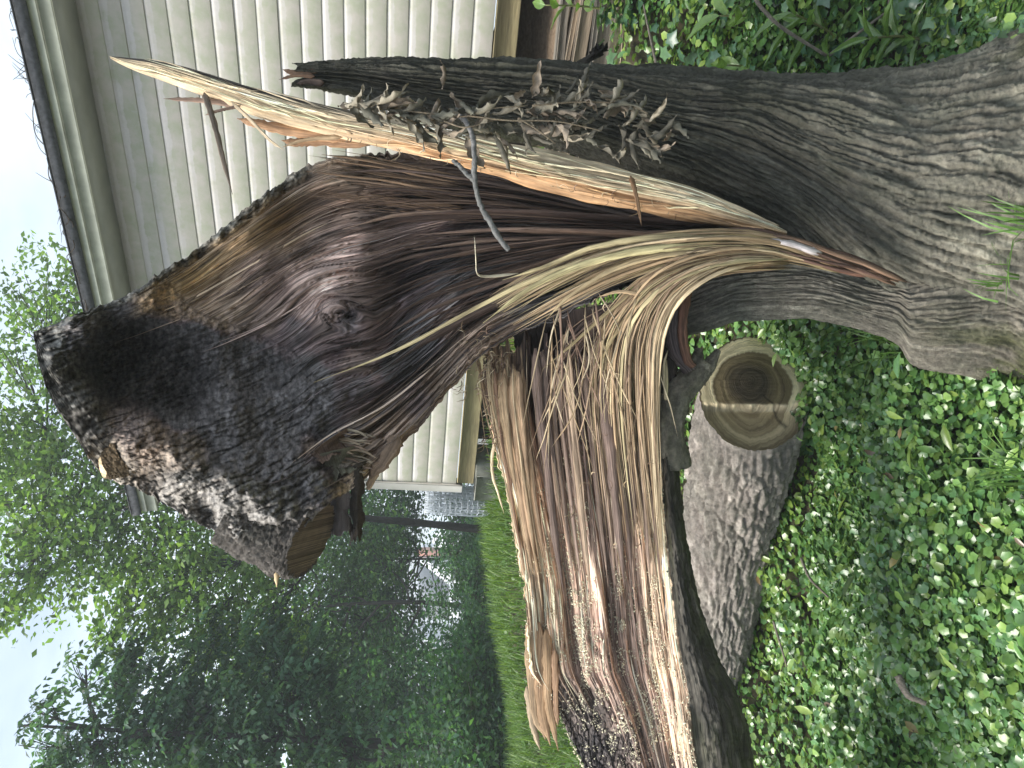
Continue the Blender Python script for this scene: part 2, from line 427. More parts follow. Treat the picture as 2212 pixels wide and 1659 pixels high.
# left half of the trunk that bends over to the fallen half
px = np.linspace(1478, 2420, 270)
R = pchip([1478, 1550, 1650, 1750, 1900, 2050, 2212, 2420], [590, 556, 540, 548, 588, 560, 520, 480])(px)
Lf = pchip([1478, 1520, 1560, 1595, 1741, 1808, 1888, 1941, 1968, 2108, 2175, 2212, 2300, 2420], [722, 712, 700, 690, 687, 697, 718, 745, 786, 812, 824, 848, 890, 960])(px)
dc = pchip([1478, 1600, 1900, 2100, 2420], [2.42, 2.36, 2.32, 2.30, 2.30])(px)
V, A, T, h, tone = bark_tube(px, R, Lf, dc, 220, .028, 23, rref=.17, wd=.020, ln=.30, lump=.014)
kx = sst(1600, 2200, px)[:, None] * np.ones_like(A)
c = bark_cols(A, T, h, tone, mixv(np.array([.175, .166, .146]), np.array([.175, .160, .135]), kx), 23, sst(1880, 2200, px)[:, None] * .75)
fr = obj('bent_half', mesh('bent_half', V, grid_faces(len(px), A.shape[1], True, flip=True), c, np.stack([A * .2, T], -1)), M_BARK, TREE)
# closing lid of the bent half, hidden under the fibres
ring = V[0]; cen = ring.mean(0)
me = mesh('break_face', np.vstack([ring, cen]), np.stack([np.arange(len(ring)), (np.arange(len(ring)) + 1) % len(ring), np.full(len(ring), len(ring))], -1), (.10, .05, .035), np.zeros((len(ring) + 1, 2)))
obj('break_face', me, M_WOOD, TREE)

# ---- upper half: torn hollow log, front face with rot, knot and bark, closed by a bark back
def upper_half():
    N_, M_, K_ = 440, 305, 22
    px = np.linspace(1665, 72, N_)
    R = pchip([72, 100, 200, 300, 330, 400, 500, 600, 680, 760, 860, 950, 1050, 1300, 1500, 1665], [716, 706, 667, 622, 600, 556, 476, 398, 352, 334, 331, 338, 353, 415, 462, 500])(px)
    Lf = pchip([72, 85, 100, 150, 200, 222, 290, 430, 520, 600, 650, 690, 740, 790, 830, 900, 1050, 1120, 1200, 1300, 1450, 1665], [722, 790, 835, 925, 1000, 1026, 1052, 1132, 1165, 1178, 1150, 1105, 1066, 1034, 1002, 928, 762, 720, 690, 640, 590, 548])(px)
    j = np.linspace(0, 1, M_)
    PX = np.broadcast_to(px[:, None], (N_, M_)).copy(); J = np.broadcast_to(j, (N_, M_))
    PY = R[:, None] + (Lf - R)[:, None] * J
    # ragged outlines
    ed = np.minimum(J, 1 - J)
    D = field([(1665, 500, 2.30), (1500, 480, 2.42), (1300, 440, 2.58), (1300, 540, 2.60), (1300, 620, 2.42), (1100, 380, 2.62), (1100, 520, 2.72), (1100, 690, 2.45),
               (900, 350, 2.56), (900, 550, 2.68), (900, 720, 2.60), (900, 880, 2.40), (1020, 740, 2.42), (820, 980, 2.36), (700, 340, 2.46), (700, 500, 2.58), (745, 680, 2.47), (640, 640, 2.52),
               (500, 480, 2.36), (500, 620, 2.50), (300, 625, 2.30), (380, 700, 2.46), (300, 780, 2.60), (400, 840, 2.60), (250, 800, 2.56), (560, 790, 2.58), (600, 900, 2.40), (700, 930, 2.38), (480, 930, 2.30),
               (80, 718, 2.32), (110, 760, 2.22), (150, 740, 2.24), (170, 860, 2.22), (200, 960, 2.24), (215, 1020, 2.38), (300, 980, 2.16), (400, 1020, 2.10), (500, 1060, 2.06), (600, 1090, 2.08), (600, 1175, 2.24), (430, 1125, 2.24), (300, 1046, 2.28), (680, 1050, 2.14), (740, 1010, 2.26)],
              PX, PY, 3.6, 26)
    hollow = sst(1.15, .6, np.hypot((PX - 310) / 150, (PY - 790) / 105)); D = D + .10 * hollow
    wx = PX + 46 * (fbm(PX / 60, PY / 60, 91, 4) - .5); wy = PY + 46 * (fbm(PX / 60, PY / 60, 95, 4) - .5)
    C = field([(1600, 510, (.10, .055, .035)), (1450, 500, (.05, .032, .026)), (1300, 450, (.075, .048, .038)), (1300, 560, (.045, .030, .026)), (1150, 400, (.11, .075, .060)), (1150, 520, (.055, .038, .033)), (1150, 640, (.06, .042, .036)),
               (1000, 380, (.15, .10, .08)), (1000, 480, (.10, .068, .055)), (1000, 600, (.07, .048, .042)), (1000, 700, (.13, .09, .07)), (900, 380, (.20, .14, .105)), (900, 480, (.13, .088, .072)), (880, 620, (.10, .068, .056)), (900, 740, (.045, .030, .028)), (860, 800, (.07, .048, .042)),
               (960, 810, (.19, .135, .095)), (860, 920, (.21, .15, .11)), (820, 980, (.24, .165, .12)), (900, 870, (.12, .085, .065)), (790, 1030, (.30, .22, .15)), (1040, 740, (.20, .14, .10)),
               (720, 350, (.24, .18, .13)), (700, 420, (.20, .13, .095)), (600, 460, (.30, .19, .11)), (520, 530, (.32, .215, .125)), (430, 590, (.36, .26, .15)), (350, 640, (.24, .16, .10)), (450, 660, (.22, .155, .11)), (560, 560, (.16, .108, .085)), (600, 600, (.15, .10, .085)), (640, 700, (.09, .062, .055)), (690, 610, (.34, .245, .215)), (650, 590, (.30, .215, .19)), (740, 570, (.32, .23, .20)), (660, 650, (.24, .17, .15)), (720, 640, (.26, .185, .165)), (800, 590, (.24, .17, .15)), (600, 520, (.26, .185, .14)), (780, 790, (.17, .12, .105)),
               (755, 695, (.09, .062, .054)), (790, 640, (.20, .14, .12)), (800, 720, (.12, .08, .07)), (720, 760, (.11, .075, .065)), (680, 820, (.06, .042, .040)), (770, 830, (.09, .06, .052)),
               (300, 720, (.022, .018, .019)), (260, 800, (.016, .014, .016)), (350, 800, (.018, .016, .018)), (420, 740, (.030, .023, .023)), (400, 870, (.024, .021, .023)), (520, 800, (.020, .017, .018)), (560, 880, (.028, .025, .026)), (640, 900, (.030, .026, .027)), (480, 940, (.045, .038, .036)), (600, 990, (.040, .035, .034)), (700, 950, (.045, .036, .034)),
               (330, 950, (.15, .105, .07)), (280, 920, (.12, .088, .062)), (400, 980, (.13, .10, .075)), (400, 1060, (.15, .135, .118)), (500, 1080, (.125, .115, .105)), (600, 1100, (.115, .105, .098)), (560, 1150, (.13, .12, .11)), (450, 1120, (.14, .13, .12)), (680, 1040, (.060, .052, .050)), (720, 1000, (.10, .075, .06)), (700, 960, (.17, .125, .095)), (740, 990, (.15, .125, .095)),
               (110, 750, (.085, .082, .072)), (150, 840, (.105, .098, .085)), (180, 920, (.11, .10, .088)), (210, 1000, (.13, .11, .085)), (170, 730, (.075, .072, .062)), (240, 690, (.07, .065, .056)), (320, 615, (.08, .072, .06)), (480, 492, (.12, .115, .10)), (600, 405, (.15, .145, .13))],
              wx, wy, 4.2, 12)
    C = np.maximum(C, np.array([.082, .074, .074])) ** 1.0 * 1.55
    lum = C.mean(-1, keepdims=True); C = C * .8 + lum * .2
    BK = field([(110, 750, 1), (150, 840, 1), (190, 960, 1), (240, 680, .8), (210, 1010, 1), (300, 960, .8), (400, 1000, 1), (400, 1080, 1), (500, 1000, .9), (500, 1100, 1), (600, 950, .7), (600, 1060, 1), (600, 1150, 1), (680, 1000, .9), (660, 900, .7), (480, 900, .7), (560, 860, .6),
                (300, 780, 1), (250, 780, 1), (400, 800, 1), (350, 700, .7), (500, 780, .7), (450, 600, 0), (560, 640, 0), (700, 600, 0), (700, 420, 0), (760, 760, 0), (800, 900, 0), (740, 950, .2), (950, 600, 0), (850, 980, 0), (1200, 500, 0), (1500, 500, 0)], PX, PY, 3.5, 12)
    rimw = sst(.055, .03, J) * sst(700, 640, PX); BK = np.maximum(BK, rimw)
    C = mixv(C, np.array([.15, .145, .128]), rimw * .85)
    pal = sst(.075, .045, np.abs(J - .085)) * sst(720, 560, PX) * sst(260, 330, PX); C = mixv(C, np.array([.40, .27, .14]), pal * .55)
    # grain
    rk = np.hypot((PX - 745) / 92, (PY - 678 - (PX - 745) * .25) / 56); e = np.exp(-(rk / 1.9)**2)
    G1 = J * .95; TT = PX * 2.45 / FPX
    tilt = (PY - 600) * 2.45 / FPX
    jk = (678 - np.interp(745, px[::-1], R[::-1])) / (np.interp(745, px[::-1], Lf[::-1]) - np.interp(745, px[::-1], R[::-1]))
    e1 = np.exp(-(rk / 1.5)**2); Q = jk * .95 + (G1 - jk * .95) * (1 - .55 * e1); e = sst(.8, .3, rk + .2 * (fbm(PX / 30, PY / 30, 59, 3) - .5)); Q = Q * (1 - e) + (jk * .95 + rk * .06 + .010 * np.arctan2(PY - 678, PX - 745)) * e; TA = TT
    qw = Q + .012 * (fbm(Q * 10, TA * 6, 51, 3) - .5)
    r1 = fbm(qw * 26, TA * 1.5, 52, 3); r2 = 1 - np.abs(2 * fbm(qw * 62, TA * 2.2, 54, 3) - 1); r3 = fbm(qw * 170, TA * 5, 56, 3)
    wood = .085 * (r1 - .5) * sst(250, 800, PX) + .035 * (r1 - .5) - .020 * (r2 - .5) - .010 * (r3 - .5)
    v1, v2, vc = voro(qw * 34 + .6 * fbm(qw * 20, TA * 9, 151, 2), TA * 2.6, 152); w1, w2, wc = voro(qw * 88, TA * 5.5, 155)
    chip = .055 * (vc - .5) + .022 * (wc - .5) + .03 * sst(.10, 0, v2 - v1); wood = wood * .75 + chip * (.45 + .55 * sst(500, 900, PX))
    # long cracks where the fibres have parted
    cr1 = sst(.60, .72, fbm(qw * 15 + 4, TA * .8, 58, 3)) * sst(640, 900, PX); wood = wood + .11 * cr1
    kw = rk + .5 * (fbm(PX / 45, PY / 45, 60, 3) - .5)
    wood = wood + .006 * np.sin(kw * 13) * np.exp(-(rk / .9)**2) + .028 * sst(.6, .1, np.hypot((PX - 752) / 60, (PY - 690 - (PX - 752) * .35) / 26) + .4 * (fbm(PX / 20, PY / 20, 61, 3) - .5))
    hb, tb = bark_h(PY * 2.2 / FPX + .3 * TT, TT + .15 * PY * 2.2 / FPX, 31, .026, .11)
    hc, tcn = bark_h(PY * 2.2 / FPX, TT, 37, .014, .022)
    bark = -.05 * (hb - .5) - .014 * (hc - .5) - .12 * (fbm(PX / 40, PY / 46, 33, 4) - .5)
    D = D + wood * (1 - BK) + bark * BK
    C = C * (1 + BK[..., None] * (.45 * (tb[..., None] - .5) + .35 * (tcn[..., None] - .5)))
    C = C * (1 + (1 - BK)[..., None] * (.8 * (r2[..., None] - .55) + .6 * (r3[..., None] - .5) + .95 * (vc[..., None] - .5) + .7 * (wc[..., None] - .5)))
    C = np.clip(C, .008, .8)
    # ragged edges
    jag = (fbm(PX / 9, PX * 0, 63, 3) - .5) * 18; PY = PY + jag * np.where(J > .5, sst(.1, 0, 1 - J), sst(.05, 0, J)) * .9
    V = P(PX, PY, D)
    # bark back
    a = np.linspace(0, math.pi, K_ + 2)[1:-1]
    rpx = (Lf - R) / 2; cc = (Lf + R) / 2
    deep = np.minimum(rpx * 2.4 / FPX * 1.0, .42) * (.45 + .55 * sst(1100, 700, px))
    dm = D[:, -1:] * (1 + np.cos(a)) / 2 + D[:, :1] * (1 - np.cos(a)) / 2
    dmax = np.maximum(D.max(1)[:, None] - dm, 0)
    db = dm + np.maximum(deep[:, None], dmax + .05) * np.sin(a)
    pyb = cc[:, None] + rpx[:, None] * np.cos(a)
    VB = P(np.broadcast_to(px[:, None], pyb.shape), pyb, db)
    VA = np.concatenate([V, VB], 1); CA = np.concatenate([C, np.broadcast_to(np.array([.10, .095, .085]), VB.shape)], 1)
    iso = (BK > .42)[..., None]; gq = np.where(iso, np.stack([PY * 2.3 / FPX * .25, PX * 2.3 / FPX * 10.7], -1), np.stack([Q, TA], -1))
    gu = np.concatenate([gq, np.zeros(VB.shape[:2] + (2,))], 1)
    f = grid_faces(N_, M_ + K_, True)
    o = obj('hollow_upper_half', mesh('hollow_upper_half', VA, f, CA, gu), M_WOOD, TREE)
    tag(o, 'dark rotten hollow upper half with a swirled knot and grey bark')
    return V, C, np.maximum(BK, np.exp(-(rk / 1.25)**2)), PX
UV_, UC_, UB_, UPX_ = upper_half()

# ---- fallen half lying to the left, torn side up
def fallen_half():
    N_, M_, K_ = 450, 232, 60
    py = np.concatenate([np.linspace(762, 1700, 400), np.linspace(1708, 2150, 50)])
    Tu = pchip([762, 850, 950, 1100, 1280, 1400, 1450, 1490, 1520, 1560, 1659, 1800, 2150], [1048, 1052, 1066, 1100, 1132, 1140, 1146, 1172, 1192, 1216, 1262, 1330, 1450])(py)
    Tl = pchip([762, 900, 1000, 1200, 1350, 1500, 1659, 1800, 2150], [1424, 1424, 1426, 1444, 1460, 1484, 1504, 1535, 1610])(py)
    Tb = pchip([762, 900, 1000, 1169, 1273, 1400, 1503, 1573, 1659, 1800, 2150], [1440, 1444, 1456, 1476, 1497, 1537, 1587, 1610, 1623, 1662, 1710])(py)
    du = pchip([762, 1200, 1659, 2150], [2.58, 2.52, 2.44, 2.36])(py); dl = pchip([762, 1200, 1659, 2150], [2.30, 2.26, 2.14, 2.05])(py)
    k = np.linspace(0, 1, M_); Kk = np.broadcast_to(k, (N_, M_)); PY = np.broadcast_to(py[:, None], (N_, M_)).copy()
    PX = Tu[:, None] + (Tl - Tu)[:, None] * Kk
    PYj = PY
    bow = np.sin(math.pi * Kk)
    D = du[:, None] * (1 - Kk) + dl[:, None] * Kk + .03 * bow
    T_ = PY * 2.35 / FPX; Q = Kk * .52
    ux = PX - np.interp(PY, [800, 1372, 1700], [1252, 1297, 1330]); r = np.hypot(ux * 1.0 + 14 * (fbm(PX / 50, PY / 120, 79, 2) - .5), np.maximum(PY - 1372, 0) * .85); e = 0 * PX
    Q2 = Q * (1 - e) + (r * 2.35 / FPX * .95 + .2) * e
    qw = Q2 + .010 * (fbm(Q2 * 12, T_ * 5, 71, 3) - .5) + .016 * (fbm(Q2 * 4, T_ * 1.6, 73, 2) - .5)
    r1 = fbm(qw * 17, T_ * .9, 72, 2); r2 = 1 - np.abs(2 * fbm(qw * 48, T_ * 1.6, 74, 3) - 1); r3 = fbm(qw * 150, T_ * 5, 76, 3)
    loose = sst(1150, 800, PY)
    groove = sst(.52, .68, fbm(qw * 15 + 8, T_ * .6, 78, 2)) * sst(.14, .26, Kk)
    rot = field([(1300, 1540, .9), (1270, 1600, 1), (1350, 1620, .95), (1260, 1480, .3), (1220, 1500, .8), (1400, 1560, .1), (1450, 1600, 0), (1330, 1480, .25), (1300, 1400, 0), (1200, 1420, 0), (1400, 1400, 0), (1480, 1650, .2), (1320, 1720, 1), (1500, 1800, .6), (1150, 1400, 0), (1300, 1200, 0), (1300, 900, 0)], PX, PY, 4, 12)
    hb, tb = bark_h(PX * 2.3 / FPX, T_, 83, .016, .03)
    wood = .11 * (r1 - .5) + (.075 + .06 * loose) * groove - .030 * (r2 - .5) * (1 + .6 * loose) - .010 * (r3 - .5) + .012 * np.sin(r / 9.) * e
    v1, v2, vc = voro(qw * 36, T_ * 2.0, 182); w1, w2, wc = voro(qw * 95, T_ * 5, 185)
    wood = wood + .030 * (vc - .5) + .014 * (wc - .5) + .018 * sst(.08, 0, v2 - v1)
    D = D + wood * (1 - rot) + rot * (-.03 * (hb - .5) + .05 * (fbm(PX / 40, PY / 50, 85, 3) - .5))
    wx = PX + 30 * (fbm(PX / 30, PY / 120, 101, 3) - .5); wy = PY + 90 * (fbm(PX / 12, PY / 150, 105, 3) - .5)
    C = field([(1060, 850, (.34, .235, .15)), (1080, 1000, (.60, .45, .29)), (1110, 1100, (.62, .46, .30)), (1145, 1250, (.60, .44, .28)), (1150, 1400, (.58, .43, .28)), (1120, 930, (.36, .22, .14)), (1150, 1080, (.42, .26, .155)), (1180, 1250, (.36, .23, .15)), (1190, 1400, (.36, .24, .16)),
               (1150, 850, (.07, .048, .042)), (1200, 800, (.04, .028, .026)), (1220, 900, (.07, .047, .042)), (1280, 850, (.055, .038, .034)), (1200, 980, (.14, .092, .078)), (1240, 1050, (.17, .115, .095)), (1300, 950, (.085, .058, .05)), (1320, 1050, (.15, .10, .082)), (1360, 900, (.12, .085, .065)), (1300, 1150, (.19, .13, .105)), (1240, 1200, (.24, .165, .13)), (1350, 1180, (.20, .135, .11)),
               (1400, 900, (.30, .225, .15)), (1410, 1000, (.40, .31, .20)), (1420, 1150, (.44, .34, .22)), (1430, 1300, (.40, .30, .20)), (1450, 1450, (.36, .265, .18)), (1480, 1600, (.38, .28, .185)),
               (1260, 1320, (.27, .18, .14)), (1320, 1320, (.21, .142, .115)), (1380, 1300, (.22, .15, .12)), (1300, 1420, (.27, .18, .145)), (1360, 1440, (.23, .155, .125)), (1400, 1500, (.24, .165, .135)), (1250, 1440, (.20, .135, .11)),
               (1230, 1520, (.045, .037, .035)), (1280, 1540, (.040, .034, .033)), (1300, 1610, (.028, .025, .026)), (1370, 1590, (.05, .04, .038)), (1350, 1540, (.14, .10, .085)), (1420, 1580, (.19, .135, .11)), (1430, 1650, (.11, .08, .07)), (1250, 1640, (.04, .036, .036)), (1400, 1900, (.04, .036, .036))], wx, wy, 4, 14)
    C = C * (1 - .25 * (1 - rot[..., None])) + np.array([.52, .40, .32]) * .25 * (1 - rot[..., None]) * sst(820, 1050, PY)[..., None]
    C = C * (1.55 - .45 * sst(.3, .5, C[..., :1])) * (1 + (1 - rot)[..., None] * (.7 * (r2[..., None] - .55) + .6 * (r3[..., None] - .5) + .6 * (vc[..., None] - .5) + .5 * (wc[..., None] - .5))) * (1 + rot[..., None] * .8 * (tb[..., None] - .5))
    C = np.clip(C, .01, .85)
    jag = (fbm(Kk * 30, Kk * 0, 66, 3) - .2) * 85; PYj = PY - jag * sst(70, 0, PY - 762)
    PXj = PX + (fbm(PY / 14, PY * 0, 68, 3) - .5) * 12 * sst(.03, 0, np.minimum(Kk, 1 - Kk))
    V = P(PXj, PYj, D)
    W = curve(np.eye(5), K_ + 2)[1:-1]
    sm_ = lambda v: np.convolve(np.pad(v, 30, mode='edge'), np.ones(61) / 61, 'valid')
    dlo = sm_(D[:, -1]); dhi = sm_(D[:, 0])
    ctl = [(Tl, dlo), ((Tl * .45 + Tb * .55), dlo - .015), (Tb, dlo + .13), (Tu * .35 + Tb * .65, dlo + .44), (Tu, dhi)]
    pb = sum(W[:, i][None, :] * ctl[i][0][:, None] for i in range(5)); dbk = sum(W[:, i][None, :] * ctl[i][1][:, None] for i in range(5))
    dbk = dbk + .09 * np.sin(np.linspace(0, math.pi, K_))[None] * sst(.5, 1, np.linspace(0, 1, K_))[None]
    s = np.broadcast_to(np.linspace(0, .7, K_), pb.shape); tt = np.broadcast_to(py[:, None] * 2.3 / FPX, pb.shape)
    h, tone = bark_h(s, tt, 88, .03, .15); w_ = np.sin(np.linspace(0, math.pi, K_))[None]**.5
    VB = P(pb + 0 * h, np.broadcast_to(py[:, None], pb.shape), dbk - .028 * (h - .5) * w_)
    VB = VB + (RT * 1)[None, None] * (.022 * (h - .5) * w_)[..., None]
    CB = bark_cols(s * 3, tt, h, tone, np.array([.058, .052, .042]), 88, .35)
    VA = np.concatenate([V, VB], 1); CA = np.concatenate([C, CB], 1)
    gu = np.concatenate([np.stack([Q2, T_], -1), np.stack([s, tt], -1)], 1)
    o = obj('fallen_half', mesh('fallen_half', VA, grid_faces(N_, M_ + K_, True, flip=True), CA, gu), M_WOOD, TREE)
    tag(o, 'reddish brown torn half lying level, its grooved face dusted with sawdust')
    return V, PXj, PYj, C, rot
FV, FPXg, FPYg, FC_, FR_ = fallen_half()
def on_fallen(px, py):
    i = np.argmin(np.abs(FPYg[:, 115] - py)); j = np.argmin(np.abs(FPXg[i] - px)); return FV[i, j]

# ---- splinters and fibres
def strand(bag, pts, w0, col, w1=None, n=22, flat=.45, jit=0.0, seed=0, sides=6, tip=True):
    rg = np.random.default_rng(seed)
    c_ = curve(pts, n); pth = P(c_[:, 0], c_[:, 1], c_[:, 2])
    if jit:
        q = np.linspace(0, 1, n)
        pth = pth + jit * np.stack([vn(q * 4, q * 0 + rg.random() * 99, int(rg.integers(999))) - .5 for _ in range(3)], -1) * 2
    q = np.linspace(0, 1, n); wd = w0 * (1 - q) + (w0 * .5 if w1 is None else w1) * q
    if tip: wd = wd * (1 - sst(.8, 1, q) * .88) * (.2 + .8 * sst(0, .1, q))
    V, F_ = tube(pth, wd, sides, flat, .18, seed)
    ln = np.linalg.norm(np.diff(pth, axis=0), axis=1).sum()
    u = np.tile(np.linspace(0, w0 * 3, sides), n); v = np.repeat(q * ln, sides); off = rg.random(2) * 9
    g_ = np.concatenate([np.stack([u + off[0], v + off[1]], -1), [[off[0], off[1]], [off[0], ln + off[1]]]])
    cc = np.asarray(col, float) * (.85 + .3 * rg.random())
    bag.add(V, F_, np.clip(cc * (.9 + .2 * rg.random((len(V), 1))), 0, .85), g_)

def splinter_part(name, pts, w0, col, w1=None, label=None, flat=.45, seed=1, n=30, sides=8, jit=0.0):
    bg_ = Bag(); strand(bg_, pts, w0, col, w1, n, flat, jit, seed, sides)
    o = obj(name, bg_.mesh(name), M_FIB, TREE)
    if label: o['label'] = label
    return o

# the long pale splinter
def long_splinter():
    px = np.linspace(1700, 238, 330)
    c_ = pchip([238, 280, 333, 400, 500, 600, 737, 900, 1070, 1200, 1337, 1474, 1600, 1700], [124, 136, 149, 169, 201, 231, 267, 303, 342, 374, 406, 436, 470, 503])(px)
    wd = pchip([238, 260, 333, 400, 500, 600, 737, 900, 1070, 1337, 1474, 1600, 1700], [3, 12, 30, 38, 46, 52, 54, 58, 62, 66, 58, 40, 6])(px)
    dd = pchip([238, 737, 1070, 1337, 1700], [2.42, 2.34, 2.27, 2.22, 2.14])(px)
    na = 64; a = np.linspace(-math.pi, math.pi, na, endpoint=False)
    A = np.broadcast_to(a, (len(px), na)); T_ = np.broadcast_to(px[:, None] * 2.3 / FPX, A.shape)
    rm = (wd / 2 * dd / FPX)[:, None]
    f = fbm(A * 4.5, T_ * 2.4, 121, 4); f2 = fbm(A * 18, T_ * 5, 123, 3)
    rr = rm * (1 + .75 * (f - .5) + .4 * (f2 - .5)) * (1 - .13 * np.cos(2 * A + .6))
    V = P(np.broadcast_to(px[:, None], A.shape), 829.5, dd[:, None] - np.cos(A) * rr * .9) - UP * (((c_ - 829.5) / FPX * dd)[:, None] + np.sin(A) * rr)[..., None]
    g_ = fbm(A * 6, T_ * 1.6, 125, 3)
    ang = A + .5 * (g_ - .5)
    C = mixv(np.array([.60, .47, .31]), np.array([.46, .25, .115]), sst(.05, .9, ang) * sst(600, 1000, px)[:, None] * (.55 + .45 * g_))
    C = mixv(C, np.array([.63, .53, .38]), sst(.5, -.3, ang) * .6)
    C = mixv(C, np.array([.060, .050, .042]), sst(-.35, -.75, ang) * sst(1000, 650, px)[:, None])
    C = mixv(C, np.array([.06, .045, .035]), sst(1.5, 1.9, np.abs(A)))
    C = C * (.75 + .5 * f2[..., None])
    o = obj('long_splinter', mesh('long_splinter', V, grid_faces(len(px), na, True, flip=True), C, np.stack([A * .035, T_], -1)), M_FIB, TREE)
    tag(o, 'long pale fresh splinter pointing up beside the shed wall'); return V, C
SV_, SC_ = long_splinter()

PALE = (.56, .44, .28); TAN = (.42, .30, .18); ORG_ = (.38, .22, .12); PINK = (.30, .20, .15); BRN = (.15, .10, .075); OLV = (.44, .37, .21); DRK = (.075, .05, .042)
for i, (pts, w0, col) in enumerate([
        ([(760, 300, 2.34), (640, 285, 2.36), (560, 268, 2.36), (512, 256, 2.36)], .020, ORG_),
        ([(800, 312, 2.34), (700, 305, 2.36), (640, 308, 2.36), (608, 303, 2.36)], .018, ORG_),
        ([(740, 296, 2.33), (660, 302, 2.34), (610, 318, 2.34)], .008, TAN),
        ([(540, 232, 2.38), (450, 218, 2.38), (353, 213, 2.38)], .011, PINK),
        ([(520, 228, 2.36), (470, 240, 2.34), (442, 249, 2.33)], .008, PINK),
        ([(441, 200, 2.37), (450, 225, 2.34), (466, 280, 2.30), (484, 350, 2.27), (502, 420, 2.24)], .011, (.16, .125, .095)),
        ([(497, 218, 2.36), (540, 258, 2.32), (580, 300, 2.29), (614, 325, 2.27)], .0065, (.55, .44, .30)),
        ([(1362, 380, 2.14), (1374, 420, 2.12), (1386, 488, 2.10)], .008, (.22, .13, .07)),
        ([(690, 155, 2.42), (640, 158, 2.42), (610, 150, 2.42)], .012, (.22, .13, .08)),
        ([(680, 165, 2.41), (640, 163, 2.41), (603, 172, 2.41)], .008, (.26, .15, .09)),
        ([(700, 180, 2.40), (668, 176, 2.40), (640, 181, 2.40)], .012, (.12, .08, .06))]):
    splinter_part('splinter', pts, w0, col, seed=40 + i)
# the torn plank end and other big splinters of the fallen half
for i, (pts, w0, col, w1) in enumerate([
        ([(1150, 1330, 2.49), (1150, 1430, 2.47), (1158, 1530, 2.45), (1176, 1600, 2.43)], .022, (.50, .35, .21), .014),
        ([(1165, 1340, 2.47), (1166, 1440, 2.45), (1172, 1530, 2.44), (1192, 1608, 2.42)], .020, (.44, .28, .16), .014),
        ([(1180, 1360, 2.45), (1184, 1450, 2.43), (1186, 1530, 2.43), (1205, 1618, 2.42)], .018, (.46, .30, .17), .010),
        ([(1196, 1400, 2.43), (1200, 1470, 2.42), (1202, 1540, 2.42), (1207, 1570, 2.42)], .012, (.36, .22, .13), .006),
        ([(1142, 1480, 2.50), (1143, 1530, 2.50), (1152, 1580, 2.49), (1165, 1619, 2.48)], .014, (.55, .43, .29), .008),
        ([(1070, 940, 2.55), (1064, 1000, 2.57), (1072, 1060, 2.57), (1086, 1112, 2.57)], .006, (.60, .50, .34), .003),
        ([(830, 985, 2.33), (815, 1010, 2.32), (800, 1040, 2.31), (790, 1062, 2.30)], .022, (.36, .26, .17), .007),
        ([(860, 940, 2.33), (835, 980, 2.31), (818, 1008, 2.31), (805, 1032, 2.31)], .03, (.26, .18, .125), .012),
        ([(1440, 780, 2.3), (1436, 860, 2.26), (1432, 800, 2.25), (1443, 745, 2.24)], .006, (.62, .52, .36), .003)]):
    splinter_part('splinter', pts, w0, col, w1, seed=70 + i, flat=.22 if i < 4 else .45, jit=.006)
# long yellow strands over the hollow
YS = [([(1720, 540, 2.12), (1500, 530, 2.10), (1300, 555, 2.12), (1150, 605, 2.16), (1000, 680, 2.22), (850, 760, 2.26), (678, 826, 2.28)], .011, OLV),
      ([(1700, 538, 2.12), (1450, 535, 2.08), (1280, 565, 2.10), (1150, 620, 2.12), (1043, 698, 2.14)], .014, (.42, .37, .20)),
      ([(1720, 530, 2.12), (1480, 512, 2.09), (1300, 530, 2.12), (1180, 575, 2.15), (1085, 605, 2.18)], .012, OLV),
      ([(1600, 545, 2.10), (1450, 548, 2.08), (1330, 580, 2.10), (1230, 640, 2.12), (1180, 690, 2.14)], .013, (.40, .31, .18)),
      ([(1120, 590, 2.16), (1060, 597, 2.15), (1032, 592, 2.13), (1028, 560, 2.10), (1026, 525, 2.09), (1024, 508, 2.10)], .005, (.66, .60, .46)),
      ([(1640, 556, 2.12), (1520, 570, 2.08), (1420, 590, 2.10), (1330, 660, 2.14), (1240, 740, 2.18), (1170, 800, 2.2)], .012, (.30, .24, .13)),
      ([(1620, 560, 2.10), (1500, 585, 2.08), (1400, 640, 2.12), (1330, 720, 2.16), (1290, 800, 2.18)], .014, (.32, .255, .14)),
      ([(1400, 640, 2.1), (1340, 630, 2.1), (1290, 642, 2.1)], .007, TAN)]
for i, (pts, w0, col) in enumerate(YS): splinter_part('splinter', pts, w0, col, w0 * .35, seed=90 + i)

# many fibres: one uncountable mass
fib = Bag(); rg = np.random.default_rng(5)
def fan(n, g0, g1, w, cols, spread=0.0, jit=.006, dz=.05, flat=.28):
    """n fibres between guide curve g0 and guide curve g1 (same number of points)."""
    g0 = np.asarray(g0, float); g1 = np.asarray(g1, float)
    for i in range(n):
        k = rg.random(); pts = g0 * (1 - k) + g1 * k
        m0 = rg.normal(0, 1, 3); m1 = m0 + rg.normal(0, .45, 3); tq = np.linspace(0, 1, len(pts))[:, None]; pts = pts + (m0 * (1 - tq) + m1 * tq) * np.array([spread, spread, 0]); pts[:, 2] += rg.normal(0, dz * .4)
        cut = 1 - .45 * rg.random()**2; m_ = max(3, int(round(len(pts) * cut))); pts = pts[:m_]
        strand(fib, pts, w * (.32 + 1.9 * rg.random()**3.5), cols[rg.integers(len(cols))], None, 18, flat, jit, int(rg.integers(1e6)), 5)
